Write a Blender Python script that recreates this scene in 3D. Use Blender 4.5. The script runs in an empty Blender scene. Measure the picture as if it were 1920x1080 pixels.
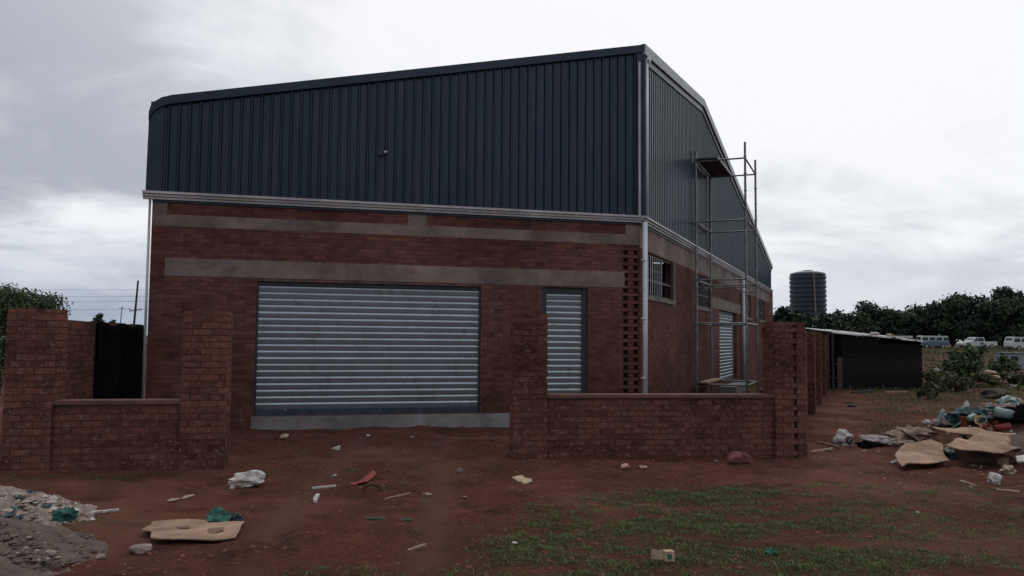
import bpy, math, random
import numpy as np
from mathutils import Vector, Matrix

random.seed(7)
RNG = np.random.default_rng(7)
scene = bpy.context.scene
COL = scene.collection

# ------------------------------------------------------------------ camera
EYE = np.array([0.0, 0.0, 1.75])
FPX, PITCH, ROLL = 1500.0, 0.0624, 0.0089
cp, sp = math.cos(PITCH), math.sin(PITCH)
FWD = np.array([0, cp, sp]); UP0 = np.array([0, -sp, cp]); RT0 = np.array([1.0, 0, 0])
cr, sr = math.cos(ROLL), math.sin(ROLL)
RT = cr * RT0 + sr * UP0
UP = -sr * RT0 + cr * UP0
cam_d = bpy.data.cameras.new('camera')
cam = bpy.data.objects.new('camera', cam_d); COL.objects.link(cam)
cam_d.sensor_width = 36.0
cam_d.lens = FPX / 1920 * 36.0
cam_d.clip_start = 0.05
cam_d.clip_end = 3000
M = Matrix.Identity(4)
for i in range(3):
    M[i][0] = RT[i]; M[i][1] = UP[i]; M[i][2] = -FWD[i]; M[i][3] = EYE[i]
cam.matrix_world = M
scene.camera = cam

# ------------------------------------------------------------------ world (overcast) and sun
SUN_AZ, SUN_EL = math.radians(22), math.radians(52)     # azimuth clockwise from +Y
SUN = Vector((math.sin(SUN_AZ) * math.cos(SUN_EL), math.cos(SUN_AZ) * math.cos(SUN_EL), math.sin(SUN_EL)))
world = bpy.data.worlds.new('World'); scene.world = world
world.use_nodes = True
nt = world.node_tree; N = nt.nodes; Lk = nt.links
for n in list(N): N.remove(n)


def wn(t, **kw):
    n = N.new(t)
    for k, v in kw.items(): setattr(n, k, v)
    return n


def wmath(op, a, b=None, clamp=False):
    n = wn('ShaderNodeMath', operation=op); n.use_clamp = clamp
    for i, v in enumerate((a, b)):
        if v is None: continue
        if isinstance(v, (int, float)): n.inputs[i].default_value = v
        else: Lk.new(v, n.inputs[i])
    return n.outputs[0]


def wstep(v, a, b):
    n = wn('ShaderNodeMapRange', interpolation_type='SMOOTHSTEP')
    Lk.new(v, n.inputs[0]); n.inputs[1].default_value = a; n.inputs[2].default_value = b
    return n.outputs[0]


def wmix(f, a, b):
    n = wn('ShaderNodeMix', data_type='RGBA')
    if isinstance(f, (int, float)): n.inputs[0].default_value = f
    else: Lk.new(f, n.inputs[0])
    for i, v in ((6, a), (7, b)):
        if isinstance(v, tuple): n.inputs[i].default_value = (*v, 1)
        else: Lk.new(v, n.inputs[i])
    return n.outputs[2]


tc = wn('ShaderNodeTexCoord')
sepd = wn('ShaderNodeSeparateXYZ'); Lk.new(tc.outputs['Generated'], sepd.inputs[0])
dz = wmath('MAXIMUM', sepd.outputs[2], 0.0)
den = wmath('ADD', dz, 0.26)
cmb = wn('ShaderNodeCombineXYZ')
Lk.new(wmath('DIVIDE', sepd.outputs[0], den), cmb.inputs[0])
Lk.new(wmath('DIVIDE', sepd.outputs[1], den), cmb.inputs[1])


def wnoise(scale, detail, rough, off, dist=0.0):
    mp = wn('ShaderNodeMapping'); mp.inputs[1].default_value = off
    Lk.new(cmb.outputs[0], mp.inputs[0])
    n = wn('ShaderNodeTexNoise'); n.inputs['Scale'].default_value = scale
    n.inputs['Detail'].default_value = detail; n.inputs['Roughness'].default_value = rough
    n.inputs['Distortion'].default_value = dist
    Lk.new(mp.outputs[0], n.inputs['Vector'])
    return n.outputs['Fac']


n1 = wnoise(0.85, 8, 0.56, (9.4, 0.3, 0.0), 0.6)
n2 = wnoise(2.4, 7, 0.60, (8.3, 4.2, 0.0), 0.5)
dot = wn('ShaderNodeVectorMath', operation='DOT_PRODUCT')
Lk.new(tc.outputs['Generated'], dot.inputs[0]); dot.inputs[1].default_value = SUN
glow = wstep(dot.outputs['Value'], 0.52, 0.86)
glow_lo = wstep(dot.outputs['Value'], 0.2, 0.95)
body = wmath('ADD', wmath('MULTIPLY', n1, 0.75), wmath('MULTIPLY', n2, 0.33))
thin = wstep(wmath('ADD', body, wmath('MULTIPLY', glow, 0.11)), 0.47, 0.68)
cloud = wmix(thin, (0.45, 0.475, 0.535), (0.95, 0.965, 1.0))
cloud = wmix(wmath('MULTIPLY', glow, 0.55), cloud, (1.05, 1.05, 1.075))
# low band: clearer bluish air under the cloud base, palest towards the sun
low = wmath('SUBTRACT', 1.0, wstep(wmath('ADD', sepd.outputs[2], wmath('MULTIPLY', wmath('SUBTRACT', n2, 0.5), 0.12)), 0.015, 0.15))
lowcol = wmix(wstep(dot.outputs['Value'], 0.45, 0.66), (0.30, 0.37, 0.50), (0.66, 0.70, 0.78))
cloud = wmix(wmath('MULTIPLY', low, 0.8), cloud, lowcol)
sky = wn('ShaderNodeTexSky', sky_type='NISHITA'); sky.sun_disc = False
sky.sun_elevation = SUN_EL; sky.sun_rotation = SUN_AZ
bg1 = wn('ShaderNodeBackground'); Lk.new(sky.outputs[0], bg1.inputs[0]); bg1.inputs[1].default_value = 0.06
bg2 = wn('ShaderNodeBackground'); Lk.new(cloud, bg2.inputs[0]); bg2.inputs[1].default_value = 1.0
mixs = wn('ShaderNodeMixShader'); mixs.inputs[0].default_value = 0.92
Lk.new(bg1.outputs[0], mixs.inputs[1]); Lk.new(bg2.outputs[0], mixs.inputs[2])
wo = wn('ShaderNodeOutputWorld'); Lk.new(mixs.outputs[0], wo.inputs[0])

sl = bpy.data.lights.new('sun', 'SUN'); sl.energy = 0.5; sl.angle = math.radians(25); sl.color = (1, 0.96, 0.9)
so = bpy.data.objects.new('sun', sl); COL.objects.link(so)
so.rotation_euler = SUN.to_track_quat('Z', 'Y').to_euler()
scene.view_settings.view_transform = 'Standard'; scene.view_settings.look = 'None'
scene.view_settings.exposure = 0.0; scene.view_settings.gamma = 1.0
scene.view_settings.use_curve_mapping = False


# ------------------------------------------------------------------ helpers
def ray(px, py): return FWD + RT * (px - 960) / FPX - UP * (py - 540) / FPX


def ground_at(px, py, z=0.0):
    """survey: where the sight line through a photo point meets height z"""
    d = ray(px, py); return EYE + d * (z - EYE[2]) / d[2]


def at(px, py, Y):
    d = ray(px, py); return EYE + d * Y / d[1]


def photo(P):
    q = np.asarray(P, float) - EYE; d = q @ FWD
    return 960 + FPX * (q @ RT) / d, 540 - FPX * (q @ UP) / d, d


def _h(ix, iy, seed):
    v = (ix.astype(np.int64) * 374761393 + iy.astype(np.int64) * 668265263 + seed * 982451653) & 0x7fffffff
    v = ((v ^ (v >> 13)) * 1274126177) & 0x7fffffff
    v = (v ^ (v >> 16)) & 0xffff
    return v / 65535.0


def vnoise(x, y, seed=0):
    x = np.asarray(x, float); y = np.asarray(y, float)
    ix = np.floor(x).astype(np.int64); iy = np.floor(y).astype(np.int64)
    fx = x - ix; fy = y - iy
    fx = fx * fx * (3 - 2 * fx); fy = fy * fy * (3 - 2 * fy)
    a = _h(ix, iy, seed); b = _h(ix + 1, iy, seed); c = _h(ix, iy + 1, seed); d = _h(ix + 1, iy + 1, seed)
    return (a * (1 - fx) + b * fx) * (1 - fy) + (c * (1 - fx) + d * fx) * fy


def fbm(x, y, seed=0, o=4):
    s = 0; a = 0.5; t = 0
    for i in range(o):
        s = s + a * vnoise(np.asarray(x) * 2 ** i, np.asarray(y) * 2 ** i, seed + i * 17); t += a; a *= 0.5
    return s / t


def sstep(x, a, b):
    t = np.clip((np.asarray(x, float) - a) / (b - a), 0, 1); return t * t * (3 - 2 * t)


def tag(o, label=None, cat=None, group=None, kind=None):
    if label: o['label'] = label
    if cat: o['category'] = cat
    if group: o['group'] = group
    if kind: o['kind'] = kind
    return o


ORG = {}


def empty(name, loc, label, cat, group=None):
    o = bpy.data.objects.new(name, None); COL.objects.link(o)
    o.empty_display_size = 0.2
    o.location = loc; ORG[o.name] = np.array(loc, float)
    return tag(o, label, cat, group)


class MB:
    """collects boxes, bars, lathes and sheets; build() links them as one mesh object"""
    def __init__(s): s.v = []; s.f = []; s.n = 0

    def add(s, v, f):
        v = np.asarray(v, float).reshape(-1, 3)
        s.v.append(v); s.f += [tuple(int(i) + s.n for i in q) for q in f]; s.n += len(v); return s

    def obox(s, o, ax, ay, az):
        o = np.asarray(o, float); ax = np.asarray(ax, float); ay = np.asarray(ay, float); az = np.asarray(az, float)
        v = [o, o + ax, o + ax + ay, o + ay, o + az, o + ax + az, o + ax + ay + az, o + ay + az]
        f = [(0, 3, 2, 1), (4, 5, 6, 7), (0, 1, 5, 4), (1, 2, 6, 5), (2, 3, 7, 6), (3, 0, 4, 7)]
        if np.dot(np.cross(ax, ay), az) < 0: f = [q[::-1] for q in f]
        return s.add(v, f)

    def box(s, c, d, rz=0.0):
        c = np.asarray(c, float); ca, sa = math.cos(rz), math.sin(rz)
        ax = np.array([ca, sa, 0]) * d[0]; ay = np.array([-sa, ca, 0]) * d[1]; az = np.array([0, 0, d[2]])
        return s.obox(c - ax / 2 - ay / 2 - az / 2, ax, ay, az)

    def tube(s, a, b, r0, r1=None, n=8, caps=True):
        a = np.asarray(a, float); b = np.asarray(b, float); r1 = r0 if r1 is None else r1
        d = b - a; L = np.linalg.norm(d); d = d / max(L, 1e-9)
        h = np.array([0, 0, 1.0]) if abs(d[2]) < 0.9 else np.array([1.0, 0, 0])
        x = np.cross(d, h); x /= np.linalg.norm(x); y = np.cross(d, x)
        t = np.arange(n) * 2 * math.pi / n
        ring = np.cos(t)[:, None] * x + np.sin(t)[:, None] * y
        v = np.vstack([a + ring * r0, b + ring * r1])
        f = [(i, (i + 1) % n, n + (i + 1) % n, n + i) for i in range(n)]
        if caps: f += [tuple(range(n))[::-1], tuple(range(n, 2 * n))]
        return s.add(v, f)

    def lathe(s, c, prof, n=16, axis=None):
        c = np.asarray(c, float); ax = np.array([0, 0, 1.0]) if axis is None else np.asarray(axis, float) / np.linalg.norm(axis)
        h = np.array([0, 0, 1.0]) if abs(ax[2]) < 0.9 else np.array([1.0, 0, 0])
        x = np.cross(ax, h); x /= np.linalg.norm(x); y = np.cross(ax, x)
        t = np.arange(n) * 2 * math.pi / n; ring = np.cos(t)[:, None] * x + np.sin(t)[:, None] * y
        v = np.vstack([c + ax * z + ring * r for r, z in prof]); f = []
        for k in range(len(prof) - 1):
            f += [(k * n + i, k * n + (i + 1) % n, (k + 1) * n + (i + 1) % n, (k + 1) * n + i) for i in range(n)]
        m = (len(prof) - 1) * n
        f += [tuple(range(n))[::-1], tuple(range(m, m + n))]
        return s.add(v, f)

    def prism(s, pts, d):
        """closed outline pts swept by vector d"""
        pts = np.asarray(pts, float); d = np.asarray(d, float); n = len(pts)
        f = [(i, (i + 1) % n, n + (i + 1) % n, n + i) for i in range(n)] + [tuple(range(n))[::-1], tuple(range(n, 2 * n))]
        return s.add(np.vstack([pts, pts + d]), f)

    def build(s, name, mat, parent=None, smooth=False, kind=None):
        me = bpy.data.meshes.new(name)
        v = np.vstack(s.v)
        if parent is not None: v = v - ORG.get(parent.name, np.zeros(3))
        me.from_pydata(v.tolist(), [], s.f); me.materials.append(mat)
        if smooth: me.polygons.foreach_set('use_smooth', [True] * len(me.polygons))
        me.update()
        o = bpy.data.objects.new(name, me); COL.objects.link(o)
        if parent is not None:
            o.parent = parent; ORG[o.name] = ORG[parent.name]
        if kind: o['kind'] = kind
        return o


def fast_mesh(name, V, F, mat, parent=None, kind=None, smooth=False):
    """V (n,3), F (m,k) uniform polygons"""
    me = bpy.data.meshes.new(name)
    V = np.asarray(V, np.float32); F = np.asarray(F, np.int32)
    if parent is not None: V = V - ORG[parent.name].astype(np.float32)
    me.vertices.add(len(V)); me.vertices.foreach_set('co', V.ravel())
    m, k = F.shape
    me.loops.add(m * k); me.loops.foreach_set('vertex_index', F.ravel())
    me.polygons.add(m); me.polygons.foreach_set('loop_start', np.arange(m, dtype=np.int32) * k)
    me.polygons.foreach_set('loop_total', np.full(m, k, np.int32))
    me.polygons.foreach_set('use_smooth', np.full(m, bool(smooth)))
    me.update(calc_edges=True); me.materials.append(mat)
    o = bpy.data.objects.new(name, me); COL.objects.link(o)
    if parent is not None: o.parent = parent; ORG[o.name] = ORG[parent.name]
    if kind: o['kind'] = kind
    return o


# ------------------------------------------------------------------ materials
def mat(name, col, rough=0.8, var=0.25, scale=6.0, metal=0.0, bump=0.0, bscale=40.0, col2=None, spec=0.4,
        isl=0.0, big=0.0, stretch=None, trans=0.0, dirt=None):
    m = bpy.data.materials.new(name); m.use_nodes = True
    t = m.node_tree; b = t.nodes['Principled BSDF']
    b.inputs['Roughness'].default_value = rough; b.inputs['Metallic'].default_value = metal
    b.inputs['Specular IOR Level'].default_value = spec
    if trans: b.inputs['Transmission Weight'].default_value = trans
    geo = t.nodes.new('ShaderNodeNewGeometry')
    vec = geo.outputs['Position']
    if stretch:
        mp = t.nodes.new('ShaderNodeMapping'); mp.inputs['Scale'].default_value = stretch
        t.links.new(vec, mp.inputs[0]); vec = mp.outputs[0]
    nz = t.nodes.new('ShaderNodeTexNoise'); nz.inputs['Scale'].default_value = scale
    nz.inputs['Detail'].default_value = 6; nz.inputs['Roughness'].default_value = 0.65
    t.links.new(vec, nz.inputs['Vector'])
    c2 = col2 or tuple(min(1, c * (1 + 2 * var)) for c in col)
    c1 = col if col2 else tuple(c * (1 - var) for c in col)
    mr = t.nodes.new('ShaderNodeMapRange'); mr.inputs[1].default_value = 0.32; mr.inputs[2].default_value = 0.68
    t.links.new(nz.outputs['Fac'], mr.inputs[0])
    fac = mr.outputs[0]
    if isl:
        oi = t.nodes.new('ShaderNodeObjectInfo')
        ad = t.nodes.new('ShaderNodeMath'); ad.operation = 'ADD'
        t.links.new(oi.outputs['Random'], ad.inputs[0]); t.links.new(geo.outputs['Random Per Island'], ad.inputs[1])
        fr = t.nodes.new('ShaderNodeMath'); fr.operation = 'FRACT'; t.links.new(ad.outputs[0], fr.inputs[0])
        mx = t.nodes.new('ShaderNodeMix'); mx.inputs[0].default_value = isl
        t.links.new(fac, mx.inputs[2]); t.links.new(fr.outputs[0], mx.inputs[3]); fac = mx.outputs[0]
    cm = t.nodes.new('ShaderNodeMix'); cm.data_type = 'RGBA'
    cm.inputs[6].default_value = (*c1, 1); cm.inputs[7].default_value = (*c2, 1)
    t.links.new(fac, cm.inputs[0]); out = cm.outputs[2]
    if big:
        n2 = t.nodes.new('ShaderNodeTexNoise'); n2.inputs['Scale'].default_value = big; n2.inputs['Detail'].default_value = 4
        t.links.new(geo.outputs['Position'], n2.inputs['Vector'])
        m2 = t.nodes.new('ShaderNodeMapRange'); m2.inputs[1].default_value = 0.3; m2.inputs[2].default_value = 0.7
        m2.inputs[3].default_value = 0.62; m2.inputs[4].default_value = 1.3
        t.links.new(n2.outputs['Fac'], m2.inputs[0])
        sc = t.nodes.new('ShaderNodeVectorMath'); sc.operation = 'SCALE'
        t.links.new(out, sc.inputs[0]); t.links.new(m2.outputs[0], sc.inputs['Scale']); out = sc.outputs[0]
    if dirt:
        dc, dsc, lo, hi, st = dirt
        mp = t.nodes.new('ShaderNodeMapping'); mp.inputs['Scale'].default_value = st
        t.links.new(geo.outputs['Position'], mp.inputs[0])
        n3 = t.nodes.new('ShaderNodeTexNoise'); n3.inputs['Scale'].default_value = dsc; n3.inputs['Detail'].default_value = 7
        n3.inputs['Roughness'].default_value = 0.7
        t.links.new(mp.outputs[0], n3.inputs['Vector'])
        m3 = t.nodes.new('ShaderNodeMapRange'); m3.inputs[1].default_value = lo; m3.inputs[2].default_value = hi
        t.links.new(n3.outputs['Fac'], m3.inputs[0])
        c3 = t.nodes.new('ShaderNodeMix'); c3.data_type = 'RGBA'; c3.inputs[7].default_value = (*dc, 1)
        t.links.new(m3.outputs[0], c3.inputs[0]); t.links.new(out, c3.inputs[6]); out = c3.outputs[2]
    t.links.new(out, b.inputs['Base Color'])
    if bump:
        nb = t.nodes.new('ShaderNodeTexNoise'); nb.inputs['Scale'].default_value = bscale; nb.inputs['Detail'].default_value = 4
        t.links.new(vec, nb.inputs['Vector'])
        bp = t.nodes.new('ShaderNodeBump'); bp.inputs['Strength'].default_value = bump; bp.inputs['Distance'].default_value = 0.02
        t.links.new(nb.outputs['Fac'], bp.inputs['Height']); t.links.new(bp.outputs[0], b.inputs['Normal'])
    return m


PALE = (0.25, 0.19, 0.17)
MT = dict(
    brick_b=mat('building_brick', (0.070, 0.031, 0.025), 0.9, isl=0.6, col2=(0.180, 0.075, 0.058), scale=5, bump=0.3, bscale=60,
                dirt=(PALE, 2.2, 0.60, 0.85, (1.6, 1.6, 0.35)), big=0.5, spec=0.1),
    brick_y=mat('yard_brick', (0.062, 0.026, 0.019), 0.95, isl=0.55, col2=(0.196, 0.078, 0.054), scale=9, bump=0.6, bscale=40,
                dirt=((0.26, 0.17, 0.14), 13.0, 0.53, 0.76, (1, 1, 1.4)), big=0.9, spec=0.1),
    mortar=mat('mortar', (0.115, 0.065, 0.055), 0.95, 0.3, 4, bump=0.3),
    mortar_y=mat('yard_mortar', (0.095, 0.048, 0.037), 0.95, 0.3, 4, bump=0.3),
    coping=mat('coping', (0.115, 0.055, 0.042), 0.9, 0.25, 3, bump=0.3),
    concrete=mat('beam_concrete', (0.175, 0.132, 0.114), 0.85, 0.22, 2.2, bump=0.25, bscale=25, big=0.7,
                 dirt=((0.10, 0.070, 0.058), 1.6, 0.52, 0.75, (0.7, 0.7, 2.0))),
    plinth=mat('plinth_concrete', (0.19, 0.18, 0.18), 0.8, 0.2, 2.5, bump=0.25, bscale=20, big=0.8,
               dirt=((0.11, 0.075, 0.062), 2.0, 0.55, 0.8, (1, 1, 1))),
    clad=mat('charcoal_cladding', (0.019, 0.030, 0.045), 0.30, 0.10, 0.8, metal=0.5, spec=0.3, isl=0.5, stretch=(1, 1, 0.3),
             dirt=((0.040, 0.046, 0.052), 5, 0.50, 0.80, (1, 1, 0.12))),
    flash=mat('charcoal_flashing', (0.023, 0.034, 0.049), 0.38, 0.12, 1.5, metal=0.5, spec=0.3),
    drip=mat('pale_flashing', (0.36, 0.34, 0.34), 0.45, 0.2, 1.5, spec=0.5, metal=0.3),
    barge=mat('barge_flashing', (0.22, 0.24, 0.25), 0.45, 0.25, 2.0, metal=0.2,
              dirt=((0.20, 0.13, 0.09), 2.0, 0.55, 0.7, (1, 1, 1))),
    pvc=mat('downpipe_plastic', (0.52, 0.56, 0.60), 0.4, 0.1, 2),
    slat=mat('galvanised_slat', (0.335, 0.39, 0.43), 0.44, 0.10, 3.5, metal=0.88, isl=0.35, dirt=((0.20, 0.19, 0.18), 5, 0.55, 0.80, (1, 1, 0.4))),
    steel=mat('dark_steel', (0.022, 0.026, 0.034), 0.5, 0.2, 5),
    navy=mat('bottom_rail', (0.025, 0.035, 0.055), 0.45, 0.4, 9, dirt=((0.25, 0.27, 0.29), 14, 0.62, 0.7, (1, 1, 1))),
    bar=mat('window_bar', (0.60, 0.61, 0.63), 0.5, 0.1, 3),
    frame=mat('window_frame', (0.030, 0.028, 0.028), 0.5, 0.2, 3),
    glass=mat('window_glass', (0.010, 0.012, 0.016), 0.45, 0.3, 3, spec=0.12),
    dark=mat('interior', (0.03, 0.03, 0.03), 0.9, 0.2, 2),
    roof=mat('roof_sheet', (0.30, 0.30, 0.30), 0.5, 0.2, 2, metal=0.3),
    scaff=mat('scaffold_steel', (0.20, 0.20, 0.21), 0.5, 0.35, 9, metal=0.5, dirt=((0.12, 0.07, 0.05), 6, 0.55, 0.7, (1, 1, 1))),
    plank=mat('scaffold_plank', (0.055, 0.052, 0.050), 0.85, 0.3, 5),
    bark=mat('bark', (0.045, 0.035, 0.028), 0.95, 0.3, 8),
    leafd=mat('dark_leaves', (0.016, 0.026, 0.018), 0.75, isl=0.8, col2=(0.042, 0.062, 0.036), scale=1.2, spec=0.2),
    leafm=mat('green_leaves', (0.030, 0.046, 0.022), 0.75, isl=0.8, col2=(0.085, 0.115, 0.050), scale=1.2, spec=0.2),
    leafs=mat('weed_leaves', (0.035, 0.045, 0.020), 0.8, isl=0.8, col2=(0.120, 0.130, 0.055), scale=1.2, spec=0.2),
    grass=mat('grass_blades', (0.036, 0.064, 0.022), 0.85, isl=0.8, col2=(0.135, 0.200, 0.075), scale=3, spec=0.08),
    straw=mat('straw_blades', (0.10, 0.075, 0.042), 0.85, isl=0.8, col2=(0.25, 0.19, 0.11), scale=3, spec=0.2),
    tank=mat('tank_plastic', (0.022, 0.028, 0.042), 0.4, 0.2, 2),
    pole=mat('pole_timber', (0.030, 0.032, 0.042), 0.9, 0.2, 4),
    wire=mat('wire', (0.10, 0.11, 0.13), 0.6, 0.1, 2),
    black=mat('black_plastic', (0.007, 0.007, 0.008), 0.8, 0.3, 3, bump=0.1, bscale=6, spec=0.0),
    board=mat('black_board', (0.011, 0.010, 0.010), 0.8, 0.4, 3, spec=0.1, isl=0.5, stretch=(1, 1, 6)),
    tin=mat('roof_tin', (0.62, 0.62, 0.64), 0.55, 0.1, 3, dirt=((0.11, 0.06, 0.045), 1.1, 0.49, 0.53, (1, 1, 1))),
    card=mat('cardboard', (0.31, 0.205, 0.145), 0.9, 0.18, 4, bump=0.2, bscale=12, big=1.4, spec=0.1, dirt=((0.20, 0.115, 0.08), 3.5, 0.54, 0.75, (1, 1, 1))),
    cardd=mat('shade_dark_cardboard', (0.055, 0.032, 0.023), 0.85, 0.3, 5),  # brown darkened to carry the shadow under the widest cardboard sheet
    stain=mat('cardboard_stain', (0.14, 0.080, 0.058), 0.85, 0.2, 9),
    white=mat('white_plastic', (0.40, 0.37, 0.35), 0.6, 0.25, 14, dirt=((0.22, 0.14, 0.11), 9, 0.52, 0.7, (1, 1, 1))),
    cream=mat('cream_paper', (0.34, 0.265, 0.18), 0.85, 0.25, 14),
    green=mat('green_netting', (0.012, 0.075, 0.055), 0.7, 0.5, 12),
    teal=mat('teal_plastic', (0.014, 0.036, 0.042), 0.45, 0.5, 8),
    red=mat('red_plastic', (0.20, 0.036, 0.030), 0.5, 0.3, 8),
    orange=mat('orange_plastic', (0.22, 0.062, 0.032), 0.5, 0.25, 8),
    pink=mat('pink_wrapper', (0.38, 0.20, 0.18), 0.6, 0.25, 8),
    bottle=mat('bottle_plastic', (0.135, 0.19, 0.17), 0.3, 0.4, 8, spec=0.6),
    sack=mat('brown_sack', (0.17, 0.115, 0.085), 0.8, 0.45, 7, bump=0.4, bscale=15),
    grey=mat('grey_plastic', (0.14, 0.115, 0.11), 0.6, 0.4, 7),
    wood=mat('weathered_stick', (0.27, 0.19, 0.13), 0.85, 0.3, 9),
    gravel=mat('grey_gravel', (0.095, 0.070, 0.058), 0.95, 0.35, 7, bump=0.7, bscale=30, isl=0.4),
    lime=mat('pale_rubble', (0.235, 0.185, 0.155), 0.95, 0.45, 9, bump=0.9, bscale=22, isl=0.5, dirt=((0.10, 0.065, 0.05), 6, 0.52, 0.68, (1, 1, 1))),
    stone=mat('pale_stone', (0.22, 0.175, 0.145), 0.9, 0.3, 12, bump=0.5, bscale=30),
    redrock=mat('red_lump', (0.13, 0.050, 0.040), 0.95, 0.3, 10, bump=0.5, bscale=25),
    carw=mat('white_car_paint', (0.44, 0.48, 0.46), 0.35, 0.05, 2), carb=mat('blue_car_paint', (0.07, 0.12, 0.18), 0.3, 0.1, 2),
    carg=mat('grey_car_paint', (0.20, 0.24, 0.26), 0.35, 0.1, 2),
    tyre=mat('tyre', (0.015, 0.015, 0.015), 0.9, 0.1, 3), rim=mat('rim', (0.3, 0.3, 0.3), 0.4, 0.1, 3, metal=0.6),
    carglass=mat('car_glass', (0.015, 0.02, 0.025), 0.1, 0.1, 3, spec=0.6),
    clay=mat('clay_wall', (0.28, 0.13, 0.085), 0.9, 0.2, 3),
)


# ------------------------------------------------------------------ ground
def worn(x, y):
    """wheel ruts and foot-worn soil leading from the street to the big door"""
    x = np.asarray(x, float); y = np.asarray(y, float)
    w = 0.5 * (fbm(x * 1.3, y * 0.5, 141, 3) - 0.5)
    c = -1.35 - 0.055 * (y - 6) + 0.35 * w
    a = np.exp(-((x - c - 0.72) / 0.17) ** 2) + np.exp(-((x - c + 0.72) / 0.19) ** 2)
    return np.clip(a * sstep(fbm(x * 0.9, y * 0.9, 143, 3), 0.30, 0.5), 0, 1) * (1 - sstep(y, 12.5, 14.5))


def gz(x, y):
    x = np.asarray(x, float); y = np.asarray(y, float)
    z = -0.10 * sstep(y, 12.8, 16.5) * (1 - sstep(y, 34, 46))
    z = z + 0.82 * sstep(y, 42, 112)
    near = 1 - sstep(np.hypot(x, y - 9), 16, 40)
    z = z + near * (0.085 * (fbm(x * 0.55, y * 0.55, 3, 3) - 0.5) + 0.075 * (fbm(x * 2.3, y * 2.3, 9, 4) - 0.5)
                    + 0.034 * (vnoise(x * 8, y * 8, 21) - 0.5))
    z = z + (1 - near) * 0.30 * (fbm(x * 0.12, y * 0.12, 5, 3) - 0.5) * sstep(y, 16, 40)
    # wheel track left of the grass, slightly sunk
    tx = -0.62 + 0.10 * (y - 6)
    z = z - 0.05 * np.exp(-((x - tx) / 0.22) ** 2) * (1 - sstep(y, 8.8, 10))
    z = z - 0.035 * worn(x, y)
    # rubbish mound base at the right
    z = z + 0.72 * np.exp(-(((x - 9.3) / 1.7) ** 2 + ((y - 14.3) / 1.25) ** 2))
    # dirt banked behind the entrance
    z = z + 0.05 * np.exp(-((y - 14.2) / 1.4) ** 2) * np.exp(-((x + 2.2) / 2.2) ** 2)
    return z


def grass_w(x, y):
    """how grown over the ground is (0 bare soil .. 1 grass)"""
    x = np.asarray(x, float); y = np.asarray(y, float)
    edge = 0.55 * (fbm(x * 0.9, y * 0.9, 31, 3) - 0.5)
    lx = -0.38 + 0.06 * (y - 6)
    top = 9.35 + 0.16 * np.clip(x, 0, 5) - 0.12 * np.clip(x - 4.2, 0, 9) + 2.2 * edge
    a = sstep(x - lx + edge * 1.2, 0.0, 0.45) * sstep(top - y, 0.0, 0.7)
    a = a * (1.0 - 0.50 * sstep(x, 2.7, 4.0))
    b = 0.55 * sstep(6.35 + edge - y, 0, 0.35) * sstep(x + 2.0 + edge, 0, 0.4) * sstep(0.0 - x, 0, 0.5)
    c = 0.55 * np.exp(-((x + 3.9) / 0.65) ** 2 - ((y - 7.75) / 0.22) ** 2)
    ax = 10.2 + 0.22 * (x + 5.5)
    d = 0.5 * np.exp(-((y - ax + 0.28) / 0.16) ** 2) * sstep(-3.2 - x, 0, 0.4)
    e = 0.62 * sstep(y, 13.6, 15.5) * sstep(x - (4.6 + 0.43 * (y - 12)), 0.3, 1.2)
    e = e * (1 - 0.8 * np.exp(-((y - 19.5 - 2 * edge) / 1.4) ** 2))
    f = 0.8 * sstep(y, 24, 34)
    w = np.maximum.reduce([a, b, c, d, e, f])
    n = 0.6 * fbm(x * 1.1, y * 2.6, 77, 4) + 0.4 * fbm(x * 3.6, y * 7.0, 78, 3)
    w = np.maximum(w * sstep(n, 0.33, 0.58), 0.10 * sstep(fbm(x * 2.2, y * 2.2, 79, 3), 0.60, 0.72))
    return w


def axis(lo, hi, step, far_lo, far_hi, g=1.18):
    core = list(np.arange(lo, hi + 1e-6, step)); a = []; s = step; v = lo
    while v > far_lo: s *= g; v -= s; a.append(v)
    b = []; s = step; v = core[-1]
    while v < far_hi: s *= g; v += s; b.append(v)
    return np.array(a[::-1] + core + b)


gx = axis(-8, 11.5, 0.06, -700, 700); gy = axis(4.5, 17.5, 0.06, -300, 900)
GX, GY = np.meshgrid(gx, gy)
GV = np.stack([GX, GY, gz(GX, GY)], -1).reshape(-1, 3)
nx, ny = len(gx), len(gy)
I = (np.arange(ny - 1)[:, None] * nx + np.arange(nx - 1)[None, :]).ravel()
GF = np.stack([I, I + 1, I + nx + 1, I + nx], 1)

gm = bpy.data.materials.new('red_soil'); gm.use_nodes = True
t = gm.node_tree; b = t.nodes['Principled BSDF']; b.inputs['Roughness'].default_value = 0.9
b.inputs['Specular IOR Level'].default_value = 0.06
geo = t.nodes.new('ShaderNodeNewGeometry')


def gnoise(scale, detail=6, rough=0.65, lo=0.35, hi=0.65):
    n = t.nodes.new('ShaderNodeTexNoise'); n.inputs['Scale'].default_value = scale; n.inputs['Detail'].default_value = detail
    n.inputs['Roughness'].default_value = rough; t.links.new(geo.outputs['Position'], n.inputs['Vector'])
    m = t.nodes.new('ShaderNodeMapRange'); m.inputs[1].default_value = lo; m.inputs[2].default_value = hi
    t.links.new(n.outputs['Fac'], m.inputs[0]); return m.outputs[0], n.outputs['Fac']


def gmix(f, a, c):
    m = t.nodes.new('ShaderNodeMix'); m.data_type = 'RGBA'
    t.links.new(f, m.inputs[0])
    for i, v in ((6, a), (7, c)):
        if isinstance(v, tuple): m.inputs[i].default_value = (*v, 1)
        else: t.links.new(v, m.inputs[i])
    return m.outputs[2]


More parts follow.
